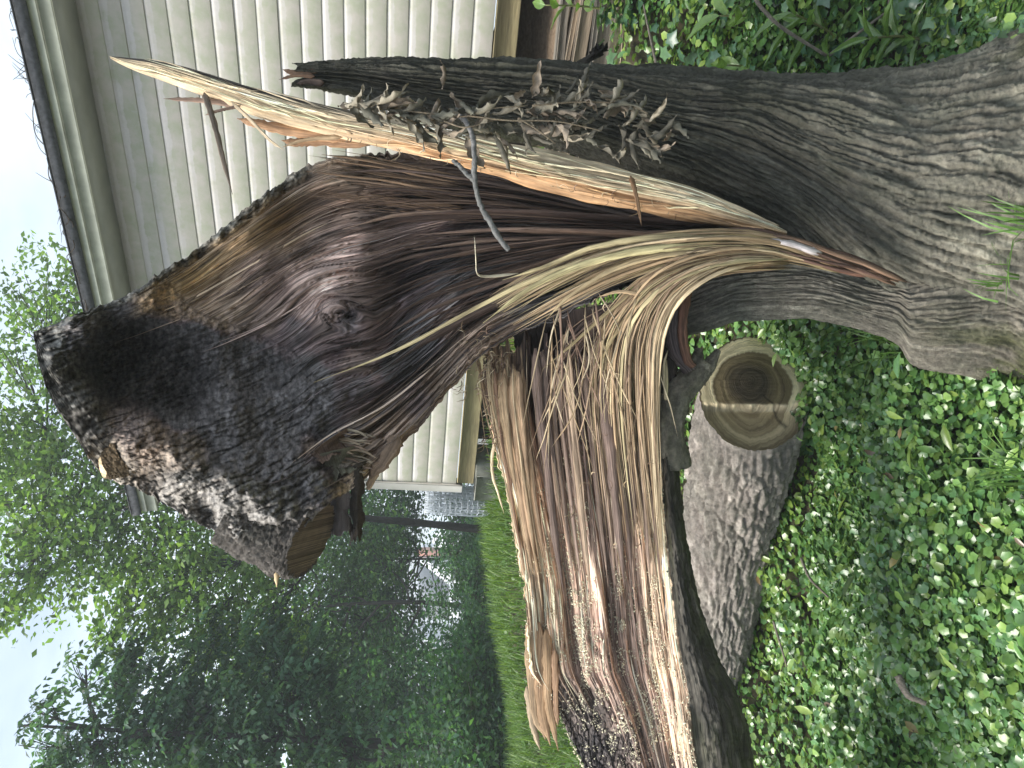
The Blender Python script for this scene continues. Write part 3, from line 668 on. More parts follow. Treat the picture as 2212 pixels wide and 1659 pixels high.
# bundle rising from the crotch to the upper half
fan(150, [(1820, 578, 2.14), (1650, 515, 2.10), (1450, 508, 2.12), (1280, 535, 2.16), (1150, 585, 2.20), (1060, 640, 2.24)],
        [(1820, 580, 2.14), (1650, 548, 2.10), (1480, 560, 2.10), (1340, 605, 2.14), (1230, 660, 2.18), (1120, 720, 2.24)], .0052, [OLV, TAN, PALE, (.36, .29, .16), (.30, .22, .13), (.22, .17, .10)], 5)
# reddish wet strip at the foot of the bundle
fan(50, [(1960, 612, 2.14), (1850, 565, 2.12), (1740, 525, 2.11), (1620, 500, 2.13), (1500, 505, 2.16), (1380, 520, 2.2)], [(1880, 590, 2.12), (1820, 580, 2.11), (1720, 555, 2.10), (1620, 530, 2.11), (1500, 530, 2.14), (1380, 550, 2.18)], .008, [(.16, .085, .06), (.20, .125, .085), (.12, .07, .055)], 3)
fan(9, [(1775, 545, 2.10), (1740, 532, 2.09), (1700, 518, 2.09), (1660, 510, 2.10)], [(1780, 556, 2.09), (1745, 545, 2.08), (1700, 532, 2.08), (1665, 525, 2.09)], .007, [(.50, .48, .50), (.42, .38, .38)], 2)  # bluish-white strands: reflection on the wet sap put into the colour
# dark fibres inside the hollow
fan(110, [(1620, 495, 2.30), (1450, 470, 2.42), (1250, 420, 2.52), (1050, 372, 2.52), (850, 345, 2.50), (720, 350, 2.44)],
         [(1620, 520, 2.25), (1450, 540, 2.40), (1250, 590, 2.42), (1100, 650, 2.46), (960, 720, 2.46), (840, 800, 2.46)], .0052, [DRK, BRN, (.11, .075, .06), (.19, .13, .10)], 12, .003, .12)
fan(40, [(1000, 400, 2.50), (900, 380, 2.48), (800, 360, 2.44), (700, 345, 2.40)], [(1000, 470, 2.56), (880, 450, 2.54), (760, 440, 2.5), (640, 430, 2.44)], .0045, [(.26, .18, .13), (.20, .135, .10), (.30, .2, .13)], 14, .003, .06)
# fibres bending over from the trunk into the fallen half
fan(230, [(1700, 556, 2.13), (1560, 570, 2.08), (1450, 630, 2.06), (1405, 720, 2.10), (1400, 840, 2.15), (1412, 1000, 2.20), (1430, 1150, 2.22)],
          [(1700, 552, 2.13), (1540, 556, 2.10), (1400, 600, 2.12), (1310, 690, 2.20), (1280, 820, 2.28), (1290, 980, 2.36), (1310, 1150, 2.38)], .0048, [PALE, TAN, OLV, (.38, .27, .17), (.26, .18, .12)], 9, .003, .05)
# outer pale edge of the bend
fan(100, [(1640, 560, 2.10), (1540, 590, 2.05), (1470, 640, 2.05), (1430, 720, 2.08), (1420, 840, 2.13), (1424, 1000, 2.18), (1436, 1200, 2.20)],
         [(1640, 556, 2.10), (1530, 575, 2.06), (1445, 640, 2.06), (1405, 730, 2.10), (1400, 850, 2.16), (1408, 1000, 2.21), (1425, 1200, 2.24)], .0055, [PALE, (.5, .4, .26), (.58, .47, .31), (.36, .27, .17)], 4, .004, .03)
# broad split slats of heartwood
fan(60, [(1600, 500, 2.27), (1450, 476, 2.38), (1250, 428, 2.47), (1050, 382, 2.48), (850, 356, 2.46), (720, 362, 2.42)],
        [(1600, 515, 2.23), (1450, 535, 2.36), (1250, 585, 2.38), (1100, 645, 2.42), (960, 715, 2.42), (840, 795, 2.42)], .016, [DRK, BRN, (.12, .085, .072), (.19, .135, .11), (.27, .195, .155)], 10, .002, .10, .17)
fan(56, [(1150, 760, 2.40), (1160, 880, 2.42), (1175, 1000, 2.43), (1195, 1150, 2.43), (1215, 1290, 2.42)], [(1380, 740, 2.22), (1385, 860, 2.25), (1395, 980, 2.27), (1405, 1120, 2.28), (1415, 1260, 2.28)], .012, [(.20, .14, .115), (.17, .12, .098), (.30, .215, .17), (.36, .26, .20), (.42, .31, .22)], 5, .004, .06, .25)
fan(30, [(1060, 800, 2.50), (1075, 920, 2.49), (1100, 1060, 2.47), (1130, 1240, 2.46)], [(1130, 800, 2.44), (1135, 920, 2.44), (1150, 1060, 2.43), (1175, 1240, 2.42)], .011, [TAN, (.36, .22, .14), (.46, .31, .19), PALE], 4, .004, .04, .25)
# loose criss-cross fibres
for i in range(45):
    x0 = rg.uniform(1180, 1400); y0 = rg.uniform(610, 800); ln = rg.uniform(90, 330); an = rg.uniform(-.5, .55)
    x1 = x0 + ln * math.sin(an) * .7; y1 = y0 + ln * math.cos(an); b_ = rg.normal(0, 9); d0 = rg.uniform(2.10, 2.26)
    strand(fib, [(x0, y0, d0), ((x0 + x1) / 2 + b_, (y0 + y1) / 2 + b_ * .4, d0 - .02), (x1, y1, d0 + .04)], rg.uniform(.0014, .0042), [PALE, PINK, TAN, (.45, .32, .21), (.6, .5, .35)][rg.integers(5)], None, 14, .5, .002, i, 5)
# dark fibres filling the gap between the halves
fan(90, [(1420, 620, 2.22), (1330, 650, 2.30), (1230, 720, 2.36), (1180, 830, 2.40), (1190, 960, 2.42), (1210, 1080, 2.42)],
          [(1440, 660, 2.2), (1400, 720, 2.24), (1370, 800, 2.28), (1360, 900, 2.32), (1370, 1020, 2.34), (1385, 1150, 2.34)], .0055, [DRK, BRN, (.10, .066, .055), (.16, .11, .085), (.24, .17, .12)], 14, .003, .08)
fan(60, [(1040, 780, 2.55), (1045, 830, 2.54), (1060, 920, 2.52), (1085, 1020, 2.50)], [(1130, 790, 2.5), (1130, 850, 2.5), (1140, 930, 2.48), (1160, 1040, 2.46)], .004, [TAN, (.30, .2, .13), BRN, PALE], 12, .004, .05)
# short bristles on the torn ends
for i in range(260):
    z = rg.random()
    if z < .4: x0, y0, d0 = rg.uniform(1040, 1100), rg.uniform(740, 960), 2.5
    elif z < .6: x0, y0, d0 = rg.uniform(985, 1060), rg.uniform(700, 860), 2.42
    elif z < .8: x0, y0, d0 = rg.uniform(700, 1500), 0, 2.2; y0 = float(np.interp(x0, [700, 900, 1070, 1337, 1500], [284, 330, 370, 436, 460]))
    else: x0, y0, d0 = rg.uniform(1180, 1430), rg.uniform(640, 1200), 2.2
    an = rg.uniform(0, 6.28); ln = rg.uniform(8, 34)
    strand(fib, [(x0, y0, d0), (x0 + ln * .5 * math.cos(an), y0 + ln * .5 * math.sin(an), d0 - .02), (x0 + ln * math.cos(an + .7), y0 + ln * math.sin(an + .7), d0 - .035)], rg.uniform(.0009, .0022), [PALE, TAN, PINK, BRN, (.6, .5, .35)][rg.integers(5)], None, 7, .6, 0, i, 4)
o = obj('wood_fibres', fib.mesh('wood_fibres'), M_FIB, TREE); tag(o, 'pale and brown torn wood fibres bending over the split', kind='stuff')

# fibres lifting from the torn faces
def lift(n, V, C, mask, i0, i1, l0, l1, w0, w1, seed, part):
    g_ = np.random.default_rng(seed); bag = Bag(); k = 0
    while k < n:
        j = int(g_.integers(3, V.shape[1] - 3)); i = int(g_.integers(i0, i1)); ln = int(g_.integers(l0, l1)); e_ = min(V.shape[0] - 1, i + ln)
        if e_ - i < 6 or mask[(i + e_) // 2, j] > .35: continue
        k += 1
        rows = np.linspace(i, e_, 15).astype(int); dj = np.linspace(0, g_.normal() * 5, 15); q = V[rows, np.clip(j + dj, 1, V.shape[1] - 2).astype(int)]
        s_ = np.linspace(0, 1, 15)[:, None]; pk = np.zeros((15, 3)); 
        for _ in range(2): q = np.vstack([q[:1], (q[:-2] + 2 * q[1:-1] + q[2:]) / 4, q[-1:]])
        q = q - FW * (.004 + g_.random() * .022 * (s_**2 if g_.random() < .5 else (1 - s_)**2)) + g_.normal(size=3) * .004 * s_
        wd = g_.uniform(w0, w1) * np.interp(s_[:, 0], [0, .15, .75, 1], [.35, 1, .9, .08])
        Vv, F_ = tube(q, wd, 5, .55, .15, k); cc = C[(i + e_) // 2, j] * g_.uniform(.7, 1.9) + .012
        u = np.concatenate([np.tile(np.linspace(0, .01, 5), 15), [0, 0]]) + k * .37; v = np.concatenate([np.repeat(np.linspace(0, .3, 15), 5), [0, .3]]) + k
        bag.add(Vv, F_, np.clip(cc, 0, .8), np.stack([u, v], -1))
    o = obj(part, bag.mesh(part), M_FIB, TREE); tag(o, kind='stuff'); return o
tag(lift(190, UV_, UC_, UB_, 5, 310, 28, 112, .0012, .0042, 501, 'lifted_fibres'), 'brown fibres lifting from the torn hollow half')
tag(lift(320, FV, FC_, FR_, 0, 310, 28, 130, .0010, .0036, 502, 'lifted_fibres'), 'tan fibres lifting from the face of the fallen half')

tag(lift(130, SV_[:, 20:46], SC_[:, 20:46], np.zeros(SV_[:, 20:46].shape[:2]), 3, 300, 14, 70, .0010, .0034, 503, 'lifted_fibres'), 'pale fibres lifting from the long splinter')

# inner bark curling out of the fold
bg_ = Bag()
for i, (pts, w0, w1, col) in enumerate([([(1488, 592, 2.2), (1462, 640, 2.16), (1452, 700, 2.18), (1462, 760, 2.22), (1492, 800, 2.26)], .030, .022, (.11, .085, .09)),
                                         ([(1488, 610, 2.17), (1478, 660, 2.14), (1474, 720, 2.15), (1484, 775, 2.2), (1498, 792, 2.22)], .016, .012, (.17, .085, .06)),
                                         ([(1440, 660, 2.28), (1436, 730, 2.3), (1440, 800, 2.32), (1452, 860, 2.34)], .03, .03, (.035, .026, .024))]):
    strand(bg_, pts, w0, col, w1, 26, .3, 0, 300 + i, 8, tip=False)
o = obj('inner_bark', bg_.mesh('inner_bark'), M_WOOD, TREE); tag(o, 'smooth purplish inner bark peeling at the fold')

# bark branch stub under the fallen half, ending in two prongs
bs = Bag()
for pts, r0, r1, sd_ in (([(1450, 1010, 2.34), (1440, 930, 2.33), (1458, 860, 2.33), (1500, 805, 2.34), (1518, 780, 2.34)], .056, .034, 1), ([(1505, 815, 2.34), (1530, 790, 2.34), (1552, 756, 2.34)], .034, .008, 2), ([(1490, 815, 2.36), (1505, 780, 2.36), (1510, 752, 2.36)], .030, .010, 3)):
    c_ = curve(pts, 60); pth = P(c_[:, 0], c_[:, 1], c_[:, 2]); rad = np.linspace(r0, r1, 60)
    V, F_ = tube(pth, rad, 40); aa = np.tile(np.arange(40) * 2 * math.pi / 40, 60); tt = np.repeat(np.linspace(0, .3, 60), 40)
    hh, tn = bark_h(aa * .05, tt, 200 + sd_, .016, .06); cen = np.repeat(pth, 40, 0); V[:2400] = cen + (V[:2400] - cen) * (.72 + .5 * hh)[:, None]
    bs.add(V, F_, np.concatenate([bark_cols(aa * .4, tt, hh, tn, np.array([.20, .185, .155]), 203), [[.1, .09, .08]] * 2]))
o = obj('branch_stub', bs.mesh('branch_stub'), M_BARK, TREE); tag(o, 'short dark bark stub with two prongs under the fallen half')

# sawn stubs and bark strip on the left of the hollow half
def stub(name, pts, r0, r1, seed, capcol, barkcol=(.11, .10, .093), capn=None, flat=1.0):
    n, s_ = 110, 120; c_ = curve(pts, n); pth = P(c_[:, 0], c_[:, 1], c_[:, 2]); rad = np.linspace(r0, r1, n)
    t_, u_, v_ = frames(pth); a = np.arange(s_) * 2 * math.pi / s_
    A = np.broadcast_to(a, (n, s_)); T_ = np.broadcast_to(np.linspace(0, .25, n)[:, None], A.shape)
    h, tn = bark_h(np.minimum(A, 2*math.pi - A) * r0, T_, seed, .016, .035)
    rr = rad[:, None] * (.84 + .3 * h)
    V = pth[:, None] + u_[:, None] * (np.cos(A) * rr)[..., None] + v_[:, None] * (np.sin(A) * rr * flat)[..., None]
    if capn is not None:                                  # oblique saw cut
        capn = np.asarray(capn, float); capn /= np.linalg.norm(capn); k = sst(.55, 1, np.linspace(0, 1, n))
        sl = -((V[-1] - pth[-1]) @ capn) / (t_[-1] @ capn); V = V + (k[:, None] * np.clip(sl, -.2, .2)[None])[..., None] * t_[-1]
    o = obj(name, mesh(name, V, grid_faces(n, s_, True), bark_cols(A, T_, h, tn, np.array(barkcol), seed)), M_BARK, TREE)
    k_ = 14; rr_ = np.linspace(1, 0, k_)[:, None, None]
    CV = pth[-1] * (1 - rr_) + V[-1][None] * rr_; cen = CV[-1].mean(0)
    cc = np.ones((k_, s_, 3)) * np.asarray(capcol) * (.75 + .5 * fbm(np.broadcast_to(np.linspace(0, 9, k_)[:, None], (k_, s_)), np.broadcast_to(np.cos(a) * .5, (k_, s_)), seed)[..., None])
    f = obj('saw_cut', mesh('saw_cut', CV + t_[-1] * .001, grid_faces(k_, s_, True), cc, np.stack([CV[..., 0], CV[..., 2]], -1)), M_WOOD, o)
    return o
stub('sawn_stub', [(520, 1090, 2.24), (580, 1130, 2.24), (640, 1160, 2.22), (672, 1165, 2.20)], .125, .105, 141, (.105, .078, .056), capn=RT * .85 - UP * .35 - FW * .35, flat=.85)
stub('sawn_stub', [(560, 1150, 2.28), (592, 1190, 2.28), (612, 1225, 2.28), (620, 1238, 2.28)], .07, .035, 147, (.30, .21, .13), capn=RT * .3 - UP * .8 - FW * .2)
stub('sawn_stub', [(280, 980, 2.28), (245, 1000, 2.28), (222, 1010, 2.28)], .06, .032, 151, (.55, .42, .24), (.14, .10, .06), capn=-RT * .7 - UP * .2 - FW * .6)
bg_ = Bag(); strand(bg_, [(592, 1186, 2.2), (594, 1215, 2.2), (598, 1245, 2.2), (597, 1268, 2.2)], .014, (.62, .47, .27), .004, 16, .6, .004, 6)
strand(bg_, [(585, 1192, 2.19), (600, 1190, 2.17), (618, 1192, 2.18)], .012, (.70, .57, .36), .005, 12, .5, .004, 7)
obj('splinter', bg_.mesh('splinter'), M_FIB, TREE)
# hanging bark strip: curved plate with smooth grey inner side
def plate(name, ctl, n, m_, thick, col, colb, mat, seed):
    """Bilinear-curved plate from four corner points (px,py,d), bowed, with thickness."""
    u, v = np.meshgrid(np.linspace(0, 1, m_), np.linspace(0, 1, n)); c_ = np.asarray(ctl, float)
    q = (c_[0] * ((1-u)*(1-v))[..., None] + c_[1] * (u*(1-v))[..., None] + c_[2] * (u*v)[..., None] + c_[3] * ((1-u)*v)[..., None])
    q[..., 2] += .05 * np.sin(math.pi * v) - .03 * np.sin(math.pi * u) + .012 * (fbm(u * 7, v * 7, seed) - .5)
    q[..., 1] += 34 * (fbm(u * 7, v * 0, seed + 2, 4) - .5) * sst(.55, 1, v); q[..., 0] += 22 * (fbm(v * 8, v * 0, seed + 3, 4) - .5) * (np.abs(u - .5) * 2)**2
    F1 = P(q[..., 0], q[..., 1], q[..., 2]); B1 = P(q[..., 0], q[..., 1], q[..., 2] + thick)
    V = np.concatenate([F1.reshape(-1, 3), B1.reshape(-1, 3)]); k = n * m_
    b_ = np.concatenate([np.arange(m_), np.arange(1, n) * m_ + m_ - 1, (n-1)*m_ + np.arange(m_-2, -1, -1), np.arange(n-2, 0, -1) * m_]); b2 = np.roll(b_, -1)
    return obj(name, mesh(name, V, [grid_faces(n, m_, flip=True), grid_faces(n, m_, off=k), np.stack([b_, b2, b2 + k, b_ + k], -1)], np.concatenate([np.broadcast_to(col, (k, 3)), np.broadcast_to(colb, (k, 3))]), np.concatenate([np.stack([u, v * .05], -1).reshape(-1, 2)] * 2)), mat, TREE)
plate('bark_strip', [(700, 1040, 2.30), (756, 1036, 2.26), (757, 1152, 2.26), (706, 1158, 2.32)], 40, 24, .008, (.24, .205, .195), (.06, .05, .045), M_WOOD, 161)
plate('bark_strip', [(752, 1010, 2.25), (786, 995, 2.23), (782, 1165, 2.27), (757, 1172, 2.28)], 44, 20, .02, (.055, .045, .036), (.055, .045, .036), M_BARK, 163)
plate('wood_flake_or_backing', [(1110, 690, 2.54), (1405, 640, 2.42), (1425, 820, 2.44), (1120, 830, 2.60)], 30, 30, .03, (.045, .032, .028), (.05, .04, .03), M_WOOD, 166)  # dark backing plate added behind the fold to fill the see-through gap
plate('bark_flake', [(1235, 150, 2.50), (1262, 152, 2.50), (1320, 98, 2.52), (1288, 96, 2.52)], 30, 24, .02, (.030, .025, .020), (.05, .04, .034), M_BARK, 165)
plate('wood_flake_or_backing', [(690, 980, 2.22), (770, 962, 2.24), (790, 1010, 2.24), (712, 1040, 2.22)], 30, 30, .015, (.20, .19, .135), (.12, .10, .07), M_WOOD, 167)
plate('wood_flake_or_backing', [(672, 975, 2.20), (745, 925, 2.24), (752, 965, 2.24), (690, 1000, 2.2)], 26, 26, .012, (.25, .17, .125), (.12, .09, .07), M_WOOD, 169)
for i in range(26):
    x0 = rg.uniform(740, 790); y0 = rg.uniform(930, 1020)
    splinter_part('splinter', [(x0 - 30, y0 - 6, 2.26), (x0, y0, 2.24), (x0 + rg.uniform(18, 36), y0 + rg.uniform(-4, 16), 2.23)], rg.uniform(.0022, .006), [(.25, .21, .15), (.2, .14, .1), (.33, .25, .17)][i % 3], seed=400 + i, n=10)

# sawdust and chips lying on the fallen half
ch = Bag(); tet = np.array([(0, 0, 0), (1, 0, 0), (.9, .5, .05), (.1, .45, .1), (.5, .2, .25)], float); tf = np.array([(0, 1, 4), (1, 2, 4), (2, 3, 4), (3, 0, 4), (0, 3, 2), (0, 2, 1)])
spots = [(1238, 1110, 14, 90, 500), (1250, 1240, 14, 110, 750), (1262, 1370, 12, 70, 450), (1345, 1330, 12, 80, 420), (1350, 1260, 9, 60, 160), (1420, 1170, 12, 130, 420), (1405, 1430, 12, 90, 330), (1410, 1560, 26, 90, 650), (1310, 1580, 50, 60, 520), (1190, 1260, 10, 90, 220), (1200, 1440, 12, 60, 200), (1300, 1300, 80, 200, 420), (1180, 1150, 12, 80, 120), (1290, 1470, 22, 26, 240), (1450, 1640, 30, 40, 220)]
for cx, cy, sx, sy, n in spots:
    for _ in range(n * 2):
        qx, qy = cx + rg.normal() * sx * 1.5, cy + rg.normal() * sy
        if float(fbm(np.array([qx / 16]), np.array([qy / 30]), 191, 3)[0]) < .47: continue
        p_ = on_fallen(qx, qy)
        s_ = rg.uniform(.003, .009) * (1.5 if rg.random() < .05 else 1); R_ = np.linalg.qr(rg.normal(size=(3, 3)))[0]
        ch.add(p_ - FW * .008 + np.array([0, 0, .004]) + (tet - .3) @ R_.T * s_ * np.array([1, 1, 1]), tf, np.array([.70, .65, .50]) * rg.uniform(.75, 1.15))
M_CHIP = mat_leaf('wood_chip', .8, 0, .2)
o = obj('sawdust', ch.mesh('sawdust', False), M_CHIP); tag(o, 'pale sawdust and chips lying in the grooves of the fallen half', 'sawdust', kind='stuff')
# ------------------------------------------------------------------ shed
CRN = np.array([-.83, 6.2]); WD = np.array([.828, -.56]); WD = WD / np.linalg.norm(WD); WN = np.array([-WD[1] * -1, -WD[0]]) ; WN = np.array([WD[1], -WD[0]])
if WN @ -CRN < 0: WN = -WN
d3 = lambda v: np.array([v[0], v[1], 0.0]); ZU = np.array([0, 0, 1.0])
WLEN, Z0, Z1, CH = 6.4, 1.295, 3.53, .1176
SHED = empty('garden_shed', (CRN[0] + WD[0] * 2.5, CRN[1] + WD[1] * 2.5, 1.0), 'cream shed with stained horizontal siding behind the split tree', 'shed')
def wp(s, out, z): return np.array([*(CRN + WD * s + WN * out), z])
# siding material: cream vinyl with grey-green algae
mt, t, b, o = newmat('siding_vinyl')
oc = nd(t, 'ShaderNodeTexCoord').outputs['Object']; g_ = colattr(t, 'guv').outputs['Vector']; sx = nd(t, 'ShaderNodeSeparateXYZ'); t.links.new(g_, sx.inputs[0])
n1 = noise(t, oc, 3.2, 6, .62); n2 = noise(t, oc, 34, 6, .7); n3 = noise(t, oc, 12, 5, .6)
ad = nd(t, 'ShaderNodeMath', operation='ADD'); t.links.new(n1, ad.inputs[0]); m2 = nd(t, 'ShaderNodeMath', operation='MULTIPLY'); m2.inputs[1].default_value = .35; t.links.new(n2, m2.inputs[0]); t.links.new(m2.outputs[0], ad.inputs[1])
# algae keeps off the sheltered strip under each lap (guv.y = height within the course)
yy = nd(t, 'ShaderNodeMath', operation='MULTIPLY_ADD'); yy.inputs[1].default_value = .35; t.links.new(n3, yy.inputs[0]); t.links.new(sx.outputs[1], yy.inputs[2]); ms = nd(t, 'ShaderNodeMath', operation='MULTIPLY_ADD'); ms.inputs[1].default_value = -.22; t.links.new(ramp(t, yy.outputs[0], .74, .80, (0, 0, 0), (1, 1, 1)), ms.inputs[0]); t.links.new(ad.outputs[0], ms.inputs[2])
msk = ramp(t, ms.outputs[0], .40, .56, (0, 0, 0), (1, 1, 1))
cb = mixc(t, (.48, .455, .43), ramp(t, n2, .3, .7, (.93,) * 3, (1.05,) * 3))
ca = mixc(t, (.40, .38, .335), ramp(t, n3, .35, .65, (.85, .92, .78), (1.08, 1.05, 1.05)))
t.links.new(mixc(t, cb, ca, msk, 'MIX'), b.inputs['Base Color']); b.inputs['Roughness'].default_value = .55; bump(t, b, n2, .002, .4)
M_SID = mt
nb = int((Z1 - Z0) / CH)
prof = [(0.000, -.002), (0.000, .0085), (.002, .0095), (.092, .0092), (.099, .0085), (.105, .0060), (.110, .0040), (.115, .0032), (.124, .002)]
nl = 60
for i in range(nb):
    z = Z0 + i * CH; top = min(1.0, (Z1 - z) / .124)
    ss = np.linspace(0, WLEN, nl); wob = .0016 * (fbm(ss * 1.3, ss * 0 + i * 3.1, 7, 3) - .5) * 2
    V = np.array([[wp(s, of + wob[k] * 1.5, z + h_ * top + wob[k]) for h_, of in prof] for k, s in enumerate(ss)])
    gu = np.array([[(s, h_ / .124) for h_, of in prof] for s in ss])
    obj('siding_board', mesh('siding_board', V, grid_faces(nl, len(prof), flip=True), None, gu, smooth=False), M_SID, SHED)
M_CORE = mat_plain('shed_core', (.12, .11, .10), .9)
DEPTH = 2.6
V, F_ = box(wp(WLEN / 2, -DEPTH / 2 - .004, (Z0 + Z1) / 2), d3(WD) * (WLEN / 2 - .003), d3(WN) * DEPTH / 2, ZU * ((Z1 - Z0) / 2))
obj('wall_core', mesh('wall_core', V, F_, smooth=False), mat_plain('shed_side', (.50, .48, .44), .6, 4), SHED)
V, F_ = box(wp(-.022, -.02, (Z0 + Z1) / 2 - .03), d3(WD) * .036, d3(WN) * .05, ZU * ((Z1 - Z0) / 2 + .02), .004)
obj('corner_trim', mesh('corner_trim', V, F_, smooth=False), mat_plain('trim_white', (.66, .64, .60), .5, 9, .9, 1.05), SHED)
M_TIM = mat_plain('treated_timber', (.36, .30, .165), .75, 6, .7, 1.2, .004, 0, (1, 1, 9))
V, F_ = box(wp(WLEN / 2 + .03, -.004, Z0 - .072), d3(WD) * (WLEN / 2), d3(WN) * .022, ZU * .066, .005)
o = obj('rim_board', mesh('rim_board', V, F_, smooth=False), M_TIM, SHED); o['label'] = 'yellowish treated timber rim board under the siding'
# eave
OV = .27
V, F_ = box(wp(WLEN / 2, OV / 2, Z1 + .006), d3(WD) * (WLEN / 2 + .12), d3(WN) * (OV / 2), ZU * .006)
obj('soffit', mesh('soffit', V, F_, smooth=False), mat_plain('soffit', (.42, .42, .40), .6, 6), SHED)
M_FAS = mat_plain('fascia_algae', (.50, .52, .44), .6, 8, .7, 1.15)
V, F_ = box(wp(WLEN / 2, OV + .008, Z1 + .03), d3(WD) * (WLEN / 2 + .14), d3(WN) * .010, ZU * .034, .003); obj('fascia', mesh('fascia', V, F_, smooth=False), M_FAS, SHED)
V, F_ = box(wp(WLEN / 2, OV + .014, Z1 + .094), d3(WD) * (WLEN / 2 + .14), d3(WN) * .016, ZU * .028, .003); obj('fascia', mesh('fascia', V, F_, smooth=False), M_FAS, SHED)
M_SHG = mat_plain('shingle', (.075, .078, .085), .9, 40, .6, 1.4, .006)
r0 = wp(0, OV + .05, Z1 + .128); up = d3(-WN) * 1.0 + ZU * .36; up /= np.linalg.norm(up); nn = np.cross(up, d3(WD)); nn = nn if nn[2] > 0 else -nn
k = 0
RF = empty('x', (0, 0, 0), 'x', 'x'); bpy.data.objects.remove(RF)
rr = np.random.default_rng(3)
V, F_ = box(r0 + d3(WD) * (WLEN / 2) + up * .85 + nn * .004, d3(WD) * (WLEN / 2 + .15), up * .86, nn * .03); ROOF = obj('roof', mesh('roof', V, F_, smooth=False), M_SHG, SHED)
for row in range(3):
    s = -.14 + (row % 2) * -.15
    while s < WLEN + .1:
        L_ = .30; V, F_ = box(r0 + d3(WD) * (s + L_ / 2) + up * (.13 + row * .14 + rr.normal() * .002) + nn * (.040 + .007 * (row % 2) + rr.random() * .002), d3(WD) * (L_ / 2 - .004), up * .15, nn * .003)
        obj('shingle', mesh('shingle', V, F_, smooth=False), M_SHG, ROOF); s += L_
# dry vine twigs and litter along the roof edge
tw = Bag()
for i in range(150):
    s = rr.uniform(-.1, 4.6); p0 = wp(s, OV + .06, Z1 + .15); L_ = rr.uniform(.03, .16); a = rr.uniform(-.9, .9)
    q = np.array([p0, p0 + d3(WD) * L_ * .5 * math.sin(a) + ZU * L_ * .35, p0 + d3(WD) * L_ * math.sin(a * 1.5) + ZU * L_ * rr.uniform(.1, .9) + d3(WN) * rr.normal() * .03])
    V, F_ = tube(curve(q, 7), np.linspace(.0028, .001, 7), 4); tw.add(V, F_, (.10, .085, .07))
for i in range(14):
    s = rr.uniform(-.1, 4.0); n = 9; q = np.array([wp(s + .07 * j, OV + .06 + .015 * rr.normal(), Z1 + .155 + .02 * rr.normal()) for j in range(n)])
    V, F_ = tube(curve(q, 30), .003, 4); tw.add(V, F_, (.12, .10, .085))
o = obj('roof_twigs', tw.mesh('roof_twigs'), M_BARK); tag(o, 'dry vine twigs and litter lying along the shed roof edge', 'twigs', kind='stuff')

# things under the shed
def block(name, c, ax, ay, az, mat, label, cat, bev=.006, group=None):
    V, F_ = box(c, ax, ay, az, bev); o = obj(name, mesh(name, V, F_, smooth=False), mat); return tag(o, label, cat, group)
M_CON = mat_plain('concrete', (.33, .33, .28), .9, 18, .7, 1.2, .006)
cb_ = wp(.10, -.05, 0); zt = Z0 - .14
block('concrete_block', cb_ + ZU * (zt - .115), d3(WD) * .13, d3(WN) * .2, ZU * .112, M_CON, 'grey concrete block under the left corner of the shed', 'block')
V, F_ = box(wp(WLEN / 2 + .2, -1.0, .9), d3(WD) * (WLEN / 2 - .2), d3(WN) * .02, ZU * .26); obj('added_shade_panel', mesh('added_shade_panel', V, F_, smooth=False), mat_plain('underfloor_shade', (.06, .05, .04), .9), SHED)  # dark panel added under the floor, blocks the bright view and stands for shade
M_OLD = mat_plain('weathered_plank', (.42, .33, .235), .85, 5, .6, 1.25, .006, 0, (1, 1, 14)); M_OLD2 = mat_plain('grey_plank', (.27, .235, .19), .9, 5, .6, 1.25, .006, 0, (1, 1, 14))
V, F_ = box(wp(.34, -1.4, .88), d3(WD) * .02, d3(WN) * 1.2, ZU * .28); obj('added_shade_panel', mesh('added_shade_panel', V, F_, smooth=False), bpy.data.materials['underfloor_shade'], SHED)  # added side panel, keeps the open corner under the shed dark
tl = ['grey weathered plank lying uppermost in the pile below the shed', 'narrow pale batten lying second in the plank pile', 'broad brown plank in the middle of the plank pile', 'thin grey plank below the broad brown one', 'dark plank low in the pile below the shed', 'short brown offcut half hidden in the ivy']
for i, (px_, d, hh, s0, L_, mt_, tilt) in enumerate([(1212, 3.85, .020, -.2, 1.5, M_OLD2, .03), (1234, 3.80, .012, 0, 1.4, M_OLD, -.05), (1258, 3.74, .030, .05, 1.5, M_OLD, -.02), (1282, 3.70, .012, 0, 1.2, M_OLD2, .03), (1305, 3.66, .040, .1, 1.3, M_OLD2, 0), (1345, 3.56, .014, -.25, .30, M_OLD, .08)]):
    c_ = P(px_, 60 - s0 * 60, d); ax = d3(WD) + ZU * tilt; ax /= np.linalg.norm(ax)
    block('plank', c_, ax * L_ / 2, d3(WN) * .07, ZU * hh, mt_, tl[i], 'plank', .003, 'planks below the shed')
# dirt bank under the shed
u, v = np.meshgrid(np.linspace(0, 1, 60), np.linspace(0, 1, 24))
Vd = np.stack([wp(.5, 0, 0) + d3(WD) * (uu * 5.6) + d3(WN) * (.06 - vv * 1.1) + ZU * (ground_z(*(CRN + WD * (.5 + uu * 5.6) + WN * (.06 - vv * 1.1))) + .01 + (1.08 - .82) * 0 + vv * .28) for uu, vv in zip(u.ravel(), v.ravel())])
Vd[:, 2] += .05 * (fbm(Vd[:, 0] * 8, Vd[:, 1] * 8, 77, 4) - .5)
o = obj('dirt_bank', mesh('dirt_bank', Vd, grid_faces(24, 60)), mat_plain('dirt', (.14, .10, .065), .95, 40, .6, 1.4, .012)); tag(o, 'bare brown dirt bank under the shed', kind='structure')

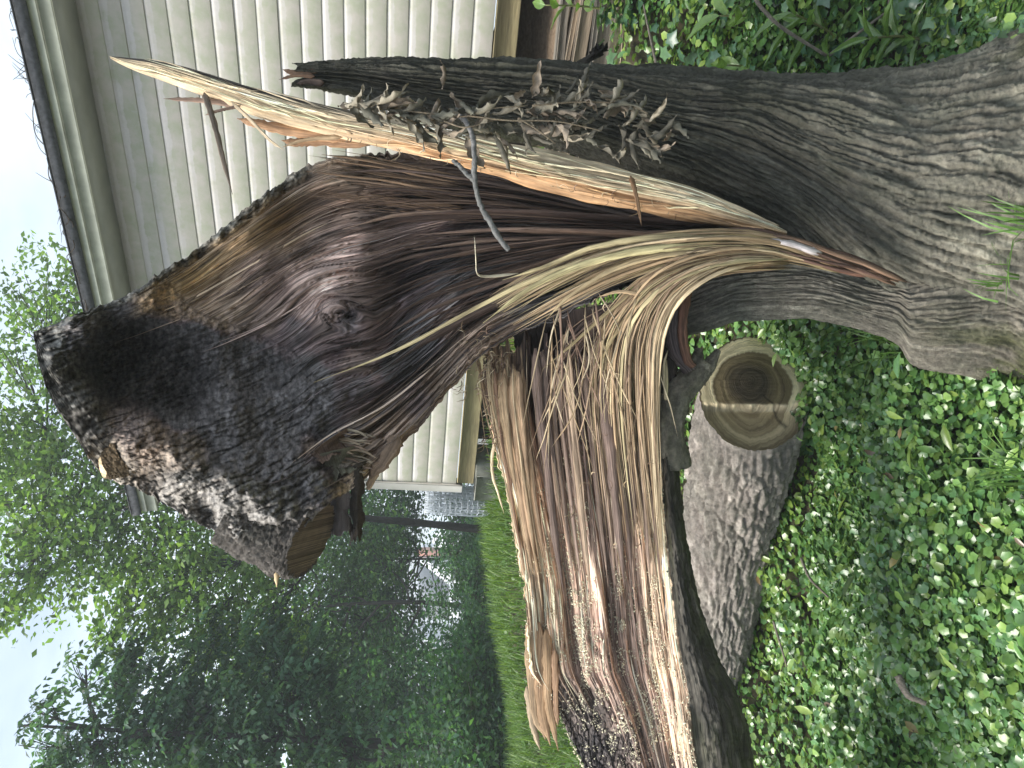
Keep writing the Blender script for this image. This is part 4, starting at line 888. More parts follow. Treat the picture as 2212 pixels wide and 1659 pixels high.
# wire mesh roll behind the corner
wr = Bag(); rw = np.random.default_rng(8); ctr = P(965, 1078, 6.75); zb = float(ground_z(ctr[0], ctr[1])) - .02; H_ = .62
for lay in range(4):
    r = .135 - lay * .022
    for k in range(26):
        a = k / 26 * 6.283 + lay * .1; x, y = ctr[0] + r * math.cos(a), ctr[1] + r * math.sin(a)
        q = np.array([(x + .012 * rw.normal(), y + .012 * rw.normal(), zb + H_ * q_) for q_ in (0, .33, .66, 1)]); V, F_ = tube(curve(q, 7), .0022, 4); wr.add(V, F_, (.40, .44, .48))
    for k in range(13):
        zz = zb + H_ * (k + .3) / 13; a = np.linspace(0, 6.6, 34); rw_ = r + .006 * rw.normal(size=34)
        q = np.stack([ctr[0] + rw_ * np.cos(a), ctr[1] + rw_ * np.sin(a), zz + .008 * rw.normal(size=34)], -1); V, F_ = tube(q, .0022, 4); wr.add(V, F_, (.40, .44, .48))
mw, t, b, o = newmat('galvanised_wire'); t.links.new(colattr(t).outputs['Color'], b.inputs['Base Color']); b.inputs['Metallic'].default_value = .3; b.inputs['Roughness'].default_value = .5
o = obj('wire_mesh_roll', wr.mesh('wire_mesh_roll'), mw); tag(o, 'roll of galvanised wire mesh standing by the shed corner', 'wire roll')

# ------------------------------------------------------------------ sawn log on the ground
def sawn_log():
    A0 = P(1628, 838, 3.02); B0 = P(1518, 1500, 3.75); ax = B0 - A0; Ln = np.linalg.norm(ax); ax /= Ln
    c_ = -A0 + CAM; c_ /= np.linalg.norm(c_); nf = -ax * .62 + c_ * .75 + ZU * -.08; nf /= np.linalg.norm(nf)
    e1 = ZU - ax * (ZU @ ax); e1 /= np.linalg.norm(e1); e2 = np.cross(ax, e1)
    if e2 @ c_ < 0: e2 = -e2
    n, s_ = 190, 180; a = np.linspace(0, 2 * math.pi, s_, endpoint=False)
    T_ = np.linspace(0, 1, n)[:, None] * np.ones(s_); A = np.ones((n, 1)) * a
    rad = .208 - .052 * T_ + .012 * np.sin(T_ * 5 + A)
    Aw = np.abs(A - math.pi); h, tn = bark_h(Aw * .2, T_ * Ln, 171, .034, .15)
    rr_ = rad + .046 * (h - .55) * (.25 + .75 * sst(0, .05, T_))
    e = e1 * np.cos(A)[..., None] + e2 * np.sin(A)[..., None]
    sl = np.clip(-(e @ nf) / (ax @ nf) * rr_, -.6, .6)
    V = A0 + ax * (T_ * Ln)[..., None] + e * rr_[..., None] + ax * (sl * sst(.45, 0, T_))[..., None]
    LOG = empty('sawn_log', tuple(A0 + ax * .7 - ZU * .2), 'sawn grey log lying on the ground behind the fallen half', 'log')
    lichen = bark_cols(A * .5, T_ * Ln, h, tn, np.array([.235, .215, .20]), 171)
    obj('bark', mesh('bark', V, grid_faces(n, s_, True), lichen), M_BARK, LOG)
    k_ = 70; q = np.linspace(1, 0, k_)
    cen = A0 + UP * .03 - RT * .02
    CV = cen + (V[0] - cen)[None] * q[:, None, None]
    rel = CV - cen; lat = rel @ (-UP); vert = rel @ RT
    step = sst(.095, .102, lat + .012 * (fbm(vert * 60, vert * 0, 175, 3) - .5))
    CV = CV - nf * (.035 * step + .45 * np.maximum(lat - .1, 0) * step)[..., None] + nf * .0
    r_ = np.broadcast_to(q[:, None], lat.shape)
    rw_ = r_ + .20 * (fbm(lat * 9, vert * 9, 177, 3) - .5)
    C = mixv(np.array([.075, .058, .036]), np.array([.20, .155, .085]), sst(.25, .50, rw_))
    C = mixv(C, np.array([.20, .155, .085]), sst(.5, .7, rw_) * .5); C = mixv(C, np.array([.80, .69, .45]), sst(.66, .70, rw_)); C = mixv(C, np.array([.10, .065, .03]), sst(.955, .99, r_))
    C = mixv(C, np.array([.46, .36, .21]), step * (r_ < .95) * .75)
    C = mixv(C, np.array([.70, .60, .42]), np.exp(-((lat - .098) / .006)**2) * (r_ < .95))
    ringl = fbm(rw_ * 60, np.arctan2(lat, vert) * .6, 179, 3); C = C * (.93 + .14 * ringl[..., None])
    saw = fbm(vert * 25, lat * 260, 178, 3); C = C * (.9 + .2 * saw[..., None]); crk = np.exp(-((np.arctan2(lat, vert) - .9 - .15 * (fbm(r_ * 6, r_ * 0, 180) - .5)) / .035)**2) * (r_ > .3) * (r_ < .8); C = C * (1 - .75 * crk[..., None]); CV = CV + nf * (.0025 * (saw - .5))[..., None]
    o = obj('cut_face', mesh('cut_face', CV, grid_faces(k_, s_, True, flip=True), C, np.stack([rw_ * .2, np.arctan2(lat, vert) * .04], -1)), mat_wood('sawn_wood', .75, 260, 12, .9, 1.08), LOG)
    tag(o, 'sawn end with dark heartwood, pale sapwood rim and a stepped cut')
    return LOG
sawn_log()

# ------------------------------------------------------------------ dead twig with withered leaves
DT = empty('dead_twig', tuple(P(1020, 300, 2.1)), 'grey dead twig with curled withered leaves caught on the trunk', 'twig')
bg_ = Bag()
for pts, r0, r1 in (([(985, 238, 2.10), (1005, 262, 2.06), (1020, 290, 2.04), (1025, 335, 2.03), (1025, 385, 2.04), (1037, 440, 2.06), (1057, 475, 2.07), (1080, 517, 2.08), (1099, 540, 2.08)], .0072, .0080),
                    ([(1025, 390, 2.04), (1005, 372, 2.04), (990, 355, 2.05), (978, 347, 2.06)], .0065, .0055)):
    c_ = curve(pts, 60); V, F_ = tube(P(c_[:, 0], c_[:, 1], c_[:, 2]) + .003 * (np.random.default_rng(4).random((60, 3)) - .5), np.linspace(r0, r1, 60) * (1 + .25 * (vn(np.linspace(0, 22, 60), 0, 3) - .5)), 9, 1, .12, 5); bg_.add(V, F_, (.22, .22, .225))
obj('stem', bg_.mesh('stem'), M_BARK, DT)
bg_ = Bag()
for pts in ([(800, 232, 2.10), (900, 242, 2.06), (1000, 252, 2.04), (1050, 236, 2.03), (1140, 228, 2.02)], [(1010, 250, 2.04), (1100, 260, 2.02), (1200, 262, 2.02), (1300, 282, 2.03)], [(1150, 228, 2.02), (1250, 220, 2.04), (1350, 225, 2.06), (1400, 245, 2.06)], [(960, 262, 2.05), (1000, 275, 2.02), (1040, 268, 2.02)], [(1120, 255, 2.02), (1160, 280, 2.02), (1200, 310, 2.04)]):
    c_ = curve(pts, 30); V, F_ = tube(P(c_[:, 0], c_[:, 1], c_[:, 2]), np.linspace(.0028, .0016, 30), 5); bg_.add(V, F_, (.20, .165, .12))
obj('stalk', bg_.mesh('stalk'), M_BARK, DT)
def dead_leaf_mesh(seed):
    g_ = np.random.default_rng(seed); n, m_ = 15, 7; t_ = np.linspace(0, 1, n)[:, None]; s_ = np.linspace(-1, 1, m_)[None]
    wd = .24 * np.sin(math.pi * np.clip(t_, 0, 1)**.8)**.9 + .004
    curl = g_.uniform(1.5, 3.4); bend = g_.uniform(-1.6, 1.6); tw_ = g_.uniform(-1.5, 1.5)
    an = s_ * curl * (.5 + .5 * np.sin(t_ * 3)); x = wd * np.sin(an) / curl; z = wd * (1 - np.cos(an)) / curl + .05 * np.sin(t_ * 17 + s_ * 2.5 + seed) * np.abs(s_)
    x = x + .045 * np.sin(t_ * 19 + seed) * s_; ca, sa = np.cos(tw_ * t_), np.sin(tw_ * t_); x, z = x * ca - z * sa, x * sa + z * ca
    ang = bend * t_; y = t_ * np.cos(ang * .5) + 0 * s_; z = z + t_ * np.sin(ang * .5)
    V = np.stack([x, y, z], -1).reshape(-1, 3)
    tone = g_.uniform(.6, 1.35); base = np.array([[.17, .155, .125], [.22, .195, .155], [.13, .125, .10], [.27, .22, .175]][seed % 4]) * tone
    return mesh('leaf', V, grid_faces(n, m_), base * (.8 + .4 * g_.random((len(V), 1))))
DL = [dead_leaf_mesh(i) for i in range(12)]
for q in DL: q.materials.append(M_DEAD)
from mathutils import Euler
rl = np.random.default_rng(12)
lp = []
for i in range(150):
    z = rl.random()
    if z < .22: px_ = rl.uniform(740, 960); py_ = np.interp(px_, [690, 960], [212, 258]) + rl.normal() * 8
    elif z < .55: px_ = rl.uniform(950, 1230); py_ = rl.uniform(190, 300)
    else: px_ = rl.uniform(1130, 1420); py_ = np.interp(px_, [1130, 1420], [240, 262]) + rl.normal() * 30
    lp.append((px_, np.clip(py_, 178, 345)))
lp += [(1455, 262), (1462, 280), (1395, 318), (1380, 300)]
for i, (px_, py_) in enumerate(lp):
    d = 2.10 - .05 * rl.random() + .12 * max(0, (215 - py_) / 60); l_ = rl.uniform(.055, .115)
    o = bpy.data.objects.new('leaf', DL[i % 12]); link(o); o.parent = DT; o.location = P(px_ - 12, py_, d) - ORG[DT.name]
    yv = -ZU * rl.uniform(.5, 1.2) + np.array([rl.normal() * .55, rl.normal() * .3, rl.normal() * .3]); yv /= np.linalg.norm(yv)
    o.rotation_mode = 'QUATERNION'; qv = Vector(yv).to_track_quat('Y', 'Z'); o.rotation_quaternion = qv @ Euler((0, rl.uniform(0, 6.28), 0)).to_quaternion(); o.scale = (l_ * rl.uniform(.8, 1.2), l_, l_)

# ------------------------------------------------------------------ ground cover
def leaf_template(kind):
    if kind == 'round':
        a = np.linspace(.45, 2 * math.pi - .45, 6); r = .5 + 0 * a; V = np.stack([-np.cos(a) * r + .32, np.sin(a) * r * 1.08, -.10 * np.abs(np.sin(a)) + .06 * np.cos(2 * a)], -1)
        V = np.vstack([[0.02, 0, .03], [.45, 0, -.05], V]); F_ = [(0, 1, 2)] ; F_ = [(1, i, i + 1) for i in range(2, 7)] + [(1, 7, 0), (1, 0, 2)]
    elif kind == 'ivy':
        V = np.array([(0, 0, 0), (.45, 0, .06), (1, 0, -.08), (.62, .22, 0), (.42, .5, -.06), (.2, .3, .01), (-.12, .32, -.04), (-.12, -.32, -.04), (.2, -.3, .01), (.42, -.5, -.06), (.62, -.22, 0)], float)
        F_ = [(1, 2, 3), (1, 3, 4), (1, 4, 5), (1, 5, 6), (1, 6, 0), (1, 0, 7), (1, 7, 8), (1, 8, 9), (1, 9, 10), (1, 10, 2)]
    elif kind == 'lance':
        V = np.array([(0, 0, 0), (.3, .16, .05), (.62, .15, .02), (1, 0, -.14), (.62, -.15, .02), (.3, -.16, .05), (.3, 0, 0), (.62, 0, -.04)], float)
        F_ = [(0, 6, 1), (1, 6, 7), (1, 7, 2), (2, 7, 3), (3, 7, 4), (4, 7, 5), (5, 7, 6), (5, 6, 0)]
    elif kind == 'tree':
        V = np.array([(0, 0, 0), (.45, .27, .05), (1, 0, -.12), (.45, -.27, .05), (.5, 0, 0)], float); F_ = [(0, 4, 1), (1, 4, 2), (2, 4, 3), (3, 4, 0)]
    return V, np.array(F_)
def scatter(kind, pos, size, nrm, yaw, col, bag):
    """Many leaves at once: pos (n,3), size (n,), nrm (n,3) leaf normal, yaw (n,), col (n,3)."""
    T_, F_ = leaf_template(kind); n = len(pos); nrm = nrm / np.linalg.norm(nrm, axis=1)[:, None]
    ref = np.stack([np.cos(yaw), np.sin(yaw), np.zeros(n)], -1) + 1e-3; ex = ref - nrm * (ref * nrm).sum(1)[:, None]; ex /= np.linalg.norm(ex, axis=1)[:, None]; ey = np.cross(nrm, ex)
    V = pos[:, None] + size[:, None, None] * (T_[None, :, :1] * ex[:, None] + T_[None, :, 1:2] * ey[:, None] + T_[None, :, 2:] * nrm[:, None])
    Fa = (F_[None] + (np.arange(n) * len(T_))[:, None, None]).reshape(-1, 3)
    bag.add(V.reshape(-1, 3), Fa, np.repeat(col, len(T_), 0))
def frustum_xy(n, y0, y1, rg_, margin=.62):
    y = (y0**1.0 + (y1 - y0) * rg_.random(n)); x = (rg_.random(n) * 2 - 1) * (y * margin + .15); return x, y
rl = np.random.default_rng(21)
gc = Bag()
def cover(n, y0, y1, kind, s0, s1, hmax, cols, keep=None, mg=.62):
    x, y = frustum_xy(n, y0, y1, rl, mg)
    if keep is not None:
        k = keep(x, y); x, y = x[k], y[k]
    n = len(x); z = ground_z(x, y); hgt = hmax * (.15 + 2.0 * sst(.3, .75, fbm(x * 2.6, y * 2.6, 301, 3))) * rl.random(n)**.6
    pos = np.stack([x, y, z + hgt + .004], -1); nr = np.stack([rl.normal(size=n) * .42, rl.normal(size=n) * .42 - .12, np.ones(n)], -1)
    cl = np.asarray(cols)[rl.integers(len(cols), size=n)] * (.65 + .7 * rl.random((n, 1))) * (.75 + .5 * fbm(x * 1.4, y * 1.4, 305, 3)[:, None])
    scatter(kind, pos, rl.uniform(s0, s1, n) * (.75 + .6 * fbm(x * 1.9, y * 1.9, 311, 2)), nr, rl.random(n) * 6.28, cl, gc)
GC = [(.125, .24, .07), (.10, .21, .058), (.15, .27, .075), (.11, .23, .09), (.18, .285, .07)]
GB = [(.19, .29, .06), (.23, .32, .075), (.14, .25, .07)]
lawn = lambda x, y: (y > 4.3 + .5 * (fbm(x * 2, y * 2, 9) - .5)) & (x < .9 + .1 * y)
notlawn = lambda x, y: ~lawn(x, y) & ~((y > 3.42) & (x > .9))
cover(56000, 1.15, 2.9, 'round', .018, .035, .075, GC, notlawn)
cover(24000, 2.9, 4.6, 'round', .019, .036, .07, GC + GB[:1], notlawn)
cover(900, 1.2, 4.5, 'lance', .04, .085, .11, GC + GB, notlawn)
cover(5200, 1.4, 4.2, 'ivy', .035, .065, .11, [(.075, .15, .075), (.10, .19, .09), (.065, .14, .085)], lambda x, y: notlawn(x, y) & (x > .25 * y))
cover(5200, 1.6, 4.2, 'round', .02, .036, .13, GB, lambda x, y: notlawn(x, y) & (x > .22 * y))
cover(90, 1.2, 3.6, 'lance', .03, .07, .10, [(.22, .14, .07), (.30, .20, .10), (.16, .11, .07), (.34, .27, .12)], notlawn)
cover(18000, 1.0, 4.4, 'round', .022, .042, .075, GC, lambda x, y: notlawn(x, y) & (np.abs(x) > .58 * y + .1) & (np.abs(x) < 3.4), 1.15)
o = obj('ground_cover', gc.mesh('ground_cover', False), M_LEAF); tag(o, 'wet round-leaved ground ivy covering the slope round the tree', 'ground cover', kind='stuff')
print('ground cover', gc.n)

def blades(bag, x, y, hgt, col, lean=.45, wd=.0035, z0=None):
    n = len(x); z = ground_z(x, y) if z0 is None else z0; an = rl.random(n) * 6.28; le = np.abs(rl.normal(size=n)) * lean
    dx = np.cos(an); dy = np.sin(an); px_, py_ = -dy, dx; Vs = []
    for k, (q, wq) in enumerate(((0, 1), (.45, .85), (.8, .5), (1, .02))):
        cx = x + dx * hgt * le * q * q; cy = y + dy * hgt * le * q * q; cz = z + hgt * q * (1 - .25 * le * q)
        for s in (-1, 1): Vs.append(np.stack([cx + s * px_ * wd * wq, cy + s * py_ * wd * wq, cz], -1))
    V = np.stack(Vs, 1); b_ = np.array([(0, 1, 3, 2), (2, 3, 5, 4), (4, 5, 7, 6)])
    Fa = (b_[None] + (np.arange(n) * 8)[:, None, None]).reshape(-1, 4); bag.add(V.reshape(-1, 3), Fa, np.repeat(col, 8, 0))
lw = Bag(); n = 34000
x, y = frustum_xy(n, 4.0, 8.4, rl); k = lawn(x, y + .3) & ~((np.stack([x, y], -1) - CRN) @ WN < -.3) | (lawn(x, y + .3) & (x < -.9)); x, y = x[k], y[k]; n = len(x)
blades(lw, x, y, rl.uniform(.05, .20, n), np.array([.10, .175, .045]) * (.6 + .8 * rl.random((n, 1))) * np.where(rl.random((n, 1)) < .3, np.array([[1.35, 1.2, .8]]), 1), .7, .0045)
n = 9000; x, y = frustum_xy(n, 4.0, 8.2, rl); k = lawn(x, y + .3) & (x < -.3); x, y = x[k], y[k]; n = len(x)
scatter('round', np.stack([x, y, ground_z(x, y) + rl.uniform(.02, .07, n)], -1), rl.uniform(.025, .05, n), np.stack([rl.normal(size=n) * .4, rl.normal(size=n) * .4, np.ones(n)], -1), rl.random(n) * 6.28, np.array([.09, .17, .04]) * (.6 + .7 * rl.random((n, 1))), lw)
o = obj('lawn_grass', lw.mesh('lawn_grass', False), M_GRASS); tag(o, 'bright green rough lawn grass on the rise behind the tree', 'grass', kind='stuff')
# grass tufts
for i, (px_, py_, d, n, h_, lab) in enumerate([(2190, 470, 1.86, 26, .16, 'small green grass tuft at the foot of the trunk'), (2150, 600, 1.95, 14, .10, 'sparse grass tuft on the left foot of the trunk'), (1880, 720, 2.45, 30, .20, 'bright grass tuft between the trunk and the sawn log'), (2150, 1000, 2.0, 26, .16, 'thin grass tuft in the ground ivy left of the trunk'), (1770, 75, 2.95, 26, .20, 'upright grass tuft in the ivy right of the trunk')]):
    tb_ = Bag(); p0 = P(px_, py_, d); blades(tb_, p0[0] + rl.normal(size=n) * .035, p0[1] + rl.normal(size=n) * .03, rl.uniform(.5, 1, n) * h_, np.array([.10, .19, .045]) * (.7 + .6 * rl.random((n, 1))), .7, .003, np.full(n, max(p0[2] - h_ * .4, float(ground_z(p0[0], p0[1])))))
    o = obj('grass_tuft', tb_.mesh('grass_tuft', False), M_GRASS); tag(o, lab, 'grass', 'grass tufts round the tree')
# broad-leaved plants right of the trunk
def leaf_big(seed, wr_=.26):
    g_ = np.random.default_rng(seed); n, m_ = 13, 7; t_ = np.linspace(0, 1, n)[:, None]; s_ = np.linspace(-1, 1, m_)[None]
    wd = wr_ * np.sin(math.pi * t_**.75)**1.0 + .004; V = np.stack([s_ * wd, t_ + 0 * s_, .10 * np.abs(s_) * wd / wr_ - .22 * t_**2 + .012 * np.sin(t_ * 21) * np.abs(s_)], -1).reshape(-1, 3)
    return mesh('leaf', V, grid_faces(n, m_), np.array([.125, .215, .055]) * (.85 + .3 * g_.random((len(V), 1))))
LB = [leaf_big(i, .2 + .03 * i) for i in range(3)]; LN = [leaf_big(9 + i, .10) for i in range(2)]
for q in LB + LN: q.materials.append(M_LEAF)
def plant(label, px_, py_, d, hgt, leaves, meshes, size, seed):
    g_ = np.random.default_rng(seed); p0 = P(px_, py_, d); zg = float(ground_z(p0[0], p0[1])); base = np.array([p0[0], p0[1], zg]); top = np.array([*(p0[:2] + g_.normal(size=2) * .03), zg + hgt])
    E = empty('leafy_plant', tuple(base), label, 'plant', 'broad-leaved plants on the right'); pth = curve([base, base * .5 + top * .5 + np.array([.01, 0, 0]), top], 12)
    V, F_ = tube(pth, np.linspace(.006, .003, 12), 6); obj('stem', mesh('stem', V, F_, (.16, .17, .07)), M_GRASS, E)
    for i in range(leaves):
        q = (i + 1) / leaves; o = bpy.data.objects.new('leaf', meshes[i % len(meshes)]); link(o); o.parent = E; o.location = pth[int(q * 11)] - base
        a = i * 2.4 + g_.random(); el = .15 + .75 * q; yv = Vector((math.cos(a) * math.cos(el), math.sin(a) * math.cos(el), math.sin(el))); o.rotation_mode = 'QUATERNION'; o.rotation_quaternion = yv.to_track_quat('Y', 'Z'); l_ = size * g_.uniform(.7, 1.15); o.scale = (l_,) * 3
plant('broad-leaved light green plant right of the trunk, nearest the frame edge', 1620, 40, 2.9, .24, 7, LB, .16, 1)
plant('large-leaved plant pressed against the right side of the trunk', 1590, 150, 2.95, .20, 5, LB, .15, 2)
plant('narrow-leaved green plant above the mossy root on the right', 1760, 95, 2.75, .26, 12, LN, .17, 3)
plant('narrow-leaved plant low on the right below the others', 1900, 75, 2.55, .20, 12, LN, .14, 4)
plant('tall narrow-leaved plant growing up past the planks', 1330, 25, 3.5, .36, 9, LB, .11, 5)
# fallen sticks in the ground cover
for i, (pts, r, lab) in enumerate([([(1620, -30, 2.6), (1640, 10, 2.6), (1690, 60, 2.62), (1785, 120, 2.66)], .008, 'grey stick slanting through the ivy right of the trunk'), ([(1790, 120, 2.66), (1870, 60, 2.62), (1960, -10, 2.58)], .006, 'thin grey stick crossing the ivy above the first stick'), ([(1730, 1205, 2.95), (1750, 1250, 2.9), (1790, 1290, 2.85)], .006, 'pale crooked stick in the ground ivy below the sawn log'), ([(1670, 1340, 3.0), (1700, 1440, 2.95)], .005, 'thin brown stick lying near the end of the log'), ([(1420, 150, 3.0), (1400, 60, 3.1), (1390, 10, 3.15)], .005, 'thin pale stick on the ivy bank below the planks'), ([(1940, 1460, 2.25), (1960, 1500, 2.22), (2000, 1520, 2.2)], .012, 'short broken stick lying in the ground ivy on the left')]):
    c_ = curve(pts, 20); q = P(c_[:, 0], c_[:, 1], c_[:, 2]); q[:, 2] = np.maximum(q[:, 2], ground_z(q[:, 0], q[:, 1]) + .05)
    V, F_ = tube(q, np.linspace(r, r * .6, 20), 7, 1, .15, i); o = obj('stick', mesh('stick', V, F_, (.24, .21, .18)), M_BARK); tag(o, lab, 'stick', 'sticks on the ground')

# ------------------------------------------------------------------ houses beyond
def house():
    D_ = 85.0; E = empty('white_house', tuple(P(1000, 1230, D_)), 'white gabled house with grey roof and brick chimney far behind the trees', 'house')
    m_w = mat_plain('white_paint', (.62, .64, .68), .6, 2); m_r = mat_plain('grey_roof', (.20, .21, .23), .8, 6); m_b = mat_plain('brick', (.30, .12, .075), .85, 8); m_g = mat_plain('glass_dark', (.05, .06, .08), .15)
    fx = lambda px_, py_, d=D_: P(px_, py_, d)
    def prism(name, pts, dd, mat, par):
        f = np.array([P(a, b_, D_) for a, b_ in pts]); bk = f + np.array([0, dd, 0]); n = len(f); V = np.vstack([f, bk, f.mean(0), bk.mean(0)])
        i = np.arange(n); j = (i + 1) % n
        return obj(name, mesh(name, V, [np.stack([i, j, j + n, i + n], -1), np.stack([i, np.full(n, 2 * n), j], -1), np.stack([i + n, j + n, np.full(n, 2 * n + 1)], -1)], smooth=False), mat, par)
    prism('wall', [(905, 1212), (965, 1262), (1040, 1262), (1040, 1206), (912, 1206)], 8, m_w, E)
    prism('wall', [(968, 1262), (1040, 1262), (1040, 1335), (968, 1335)], 8, m_w, E)
    prism('wall', [(990, 1140), (935, 1182), (1040, 1182), (1040, 1140)], 8, m_w, E)
    o = prism('roof', [(903, 1210), (903, 1335), (972, 1340), (970, 1264)], .6, m_r, E)
    for k in range(1): prism('chimney', [(902, 1187), (902, 1201), (1010, 1201), (1010, 1187)], 1.2, m_b, o)
    for a, b_, c_, d_ in ((930, 1208, 948, 1224), (975, 1272, 1010, 1292), (975, 1300, 1010, 1322), (972, 1230, 1000, 1250)):
        f = np.array([fx(a, b_, D_ - .08), fx(c_, b_, D_ - .08), fx(c_, d_, D_ - .08), fx(a, d_, D_ - .08)]); cen = f.mean(0)
        V, F_ = box(cen, (f[1] - f[0]) / 2, (f[3] - f[0]) / 2, np.array([0, .06, 0])); w_ = obj('window', mesh('window', V, F_, smooth=False), m_w, E)
        V, F_ = box(cen - np.array([0, .03, 0]), (f[1] - f[0]) / 2 * .82, (f[3] - f[0]) / 2 * .82, np.array([0, .05, 0])); obj('pane', mesh('pane', V, F_, smooth=False), m_g, w_)
    # second building: white vertical boards
    E2 = empty('white_barn', tuple(P(1000, 1395, 70)), 'white board-clad outbuilding left of the far house', 'building')
    c0 = P(900, 1380, 70)
    for i in range(9):
        a = P(902, 1379 + i * 4.0, 70); b_ = P(1000, 1379 + i * 4.0, 70); cc = (a + b_) / 2; V, F_ = box(cc, (a - b_) / 2, np.array([.078, 0, 0]), np.array([0, .05 + .03 * (i % 2), 0])); obj('board', mesh('board', V, F_, smooth=False), m_w, E2)
    a = P(895, 1376, 70); b_ = P(895, 1420, 70); V, F_ = box((a + b_) / 2 + np.array([0, 2, .1]), (a - b_) / 2 * 1.1, np.array([0, 2.3, 0]), ZU * .12); obj('roof', mesh('roof', V, F_, smooth=False), m_r, E2)
    V, F_ = box(P(950, 1397, 70) + np.array([0, 2.2, 0]), (P(950, 1379, 70) - P(950, 1413, 70)) / 2, np.array([0, 2, 0]), ZU * 2.05); obj('wall', mesh('wall', V, F_, smooth=False), m_w, E2)
house()

# ------------------------------------------------------------------ trees and shrubs beyond
ntree = 0
def tree(label, base_pxd, blobs, leaves, leafsize, cols, seed, kind='tree', group='trees beyond the lawn', pinnate=0, trunk_r=.16, name='leafy_tree', bare=0, cat='tree', droop=.2):
    """blobs: (px, py, d, radius m, squash); a limb runs from the trunk to each; leaves fill them in clumps."""
    global ntree
    g_ = np.random.default_rng(seed); bx = P(base_pxd[0], base_pxd[1], base_pxd[2]); zb = float(ground_z(bx[0], bx[1])); base = np.array([bx[0], bx[1], zb - .1])
    E = empty(name, tuple(base), label, cat, group)
    cen = np.array([P(*b_[:3]) for b_ in blobs]); rad = np.array([b_[3] for b_ in blobs])
    top = np.array([base[0] * .35 + cen[:, 0].mean() * .65, base[1] * .35 + cen[:, 1].mean() * .65, cen[:, 2].max()])
    wood = Bag(); trk = curve([base, base * .6 + top * .4 + np.array([g_.normal() * .25, g_.normal() * .25, 0]), top], 26)
    V, F_ = tube(trk, np.linspace(trunk_r, trunk_r * .15, 26), 9, 1, .1, seed); obj('trunk', mesh('trunk', V, F_, (.03, .027, .023)), M_BARK, E)
    cl = Bag(); tot = (rad**2.2).sum()
    for c_, r, b_ in zip(cen, rad, blobs):
        zi = np.clip(np.interp(c_[2] - r * .6, trk[:, 2], np.arange(26)), 3, 22); p0 = trk[int(zi)]
        q = curve([p0, p0 * .5 + c_ * .5 + np.array([0, 0, -.12 * r]) + g_.normal(size=3) * .12 * r, c_ + g_.normal(size=3) * .2 * r], 14); V, F_ = tube(q, np.linspace(trunk_r * .38, trunk_r * .09, 14), 6); wood.add(V, F_, (.05, .044, .038))
        n = int(leaves * r**2.2 / tot); nc = max(6, n // 26)
        dirs = g_.normal(size=(nc, 3)); dirs /= np.linalg.norm(dirs, axis=1)[:, None]; cc = c_ + dirs * (r * g_.random((nc, 1))**.42) * np.array([1, 1, b_[4]])
        for k in range(min(nc, 26)):
            V, F_ = tube(curve([q[-5], (q[-5] + cc[k]) / 2 + g_.normal(size=3) * .1 * r, cc[k]], 7), np.linspace(trunk_r * .08, .006, 7), 4); wood.add(V, F_, (.05, .044, .038))
        li = g_.integers(nc, size=n); pos = cc[li] + g_.normal(size=(n, 3)) * np.array([1, 1, .6]) * r * .17
        tone = (.4 + 1.1 * g_.random(nc))[li]
        co = np.asarray(cols)[g_.integers(len(cols), size=n)] * tone[:, None] * (.8 + .4 * g_.random((n, 1)))
        if pinnate:
            m_ = max(1, n // 9); ids = g_.integers(n, size=m_); p0 = pos[ids]; an = g_.random(m_) * 6.28; L_ = leafsize * 5.5 * g_.uniform(.7, 1.2, m_)
            ax = np.stack([np.cos(an), np.sin(an), np.full(m_, .35)], -1)
            for j in range(9):
                t_ = (j // 2 + .6) / 5; pp = p0 + ax * (L_ * t_)[:, None] - np.array([0, 0, 1]) * (L_ * .75 * t_**2)[:, None]; side = 1 if j % 2 else -1
                yw = an + side * 1.0 if j < 8 else an
                nr = np.stack([g_.normal(size=m_) * .25 + .5 * np.cos(yw), g_.normal(size=m_) * .25 + .5 * np.sin(yw), np.ones(m_) * .7], -1)
                scatter('tree', pp, leafsize * 1.5 * g_.uniform(.8, 1.15, m_), nr, yw, co[ids], cl)
        else:
            nr = np.stack([g_.normal(size=n) * .7, g_.normal(size=n) * .7, g_.normal(size=n) * .5 + .7], -1)
            scatter(kind, pos, leafsize * g_.uniform(.65, 1.25, n), nr, g_.random(n) * 6.28, co, cl)
    for k in range(bare):
        p0 = trk[g_.integers(6, 22)]; an = g_.random() * 6.28; L_ = g_.uniform(.8, 2.2); p2 = p0 + np.array([math.cos(an), math.sin(an), g_.uniform(-.5, .2)]) * L_
        V, F_ = tube(curve([p0, (p0 + p2) / 2 + np.array([0, 0, .15 * L_]), p2], 8), np.linspace(.02, .005, 8), 5); wood.add(V, F_, (.045, .04, .036))
    obj('limbs', wood.mesh('limbs'), M_BARK, E)
    obj('crown', cl.mesh('crown', False), M_TREE, E); ntree += cl.n
LG = [(.15, .245, .075), (.13, .22, .07), (.175, .265, .08), (.11, .195, .065)]; DG = [(.05, .125, .05), (.04, .105, .05), (.07, .15, .055)]; BG = [(.065, .13, .085), (.055, .115, .07), (.08, .15, .09)]
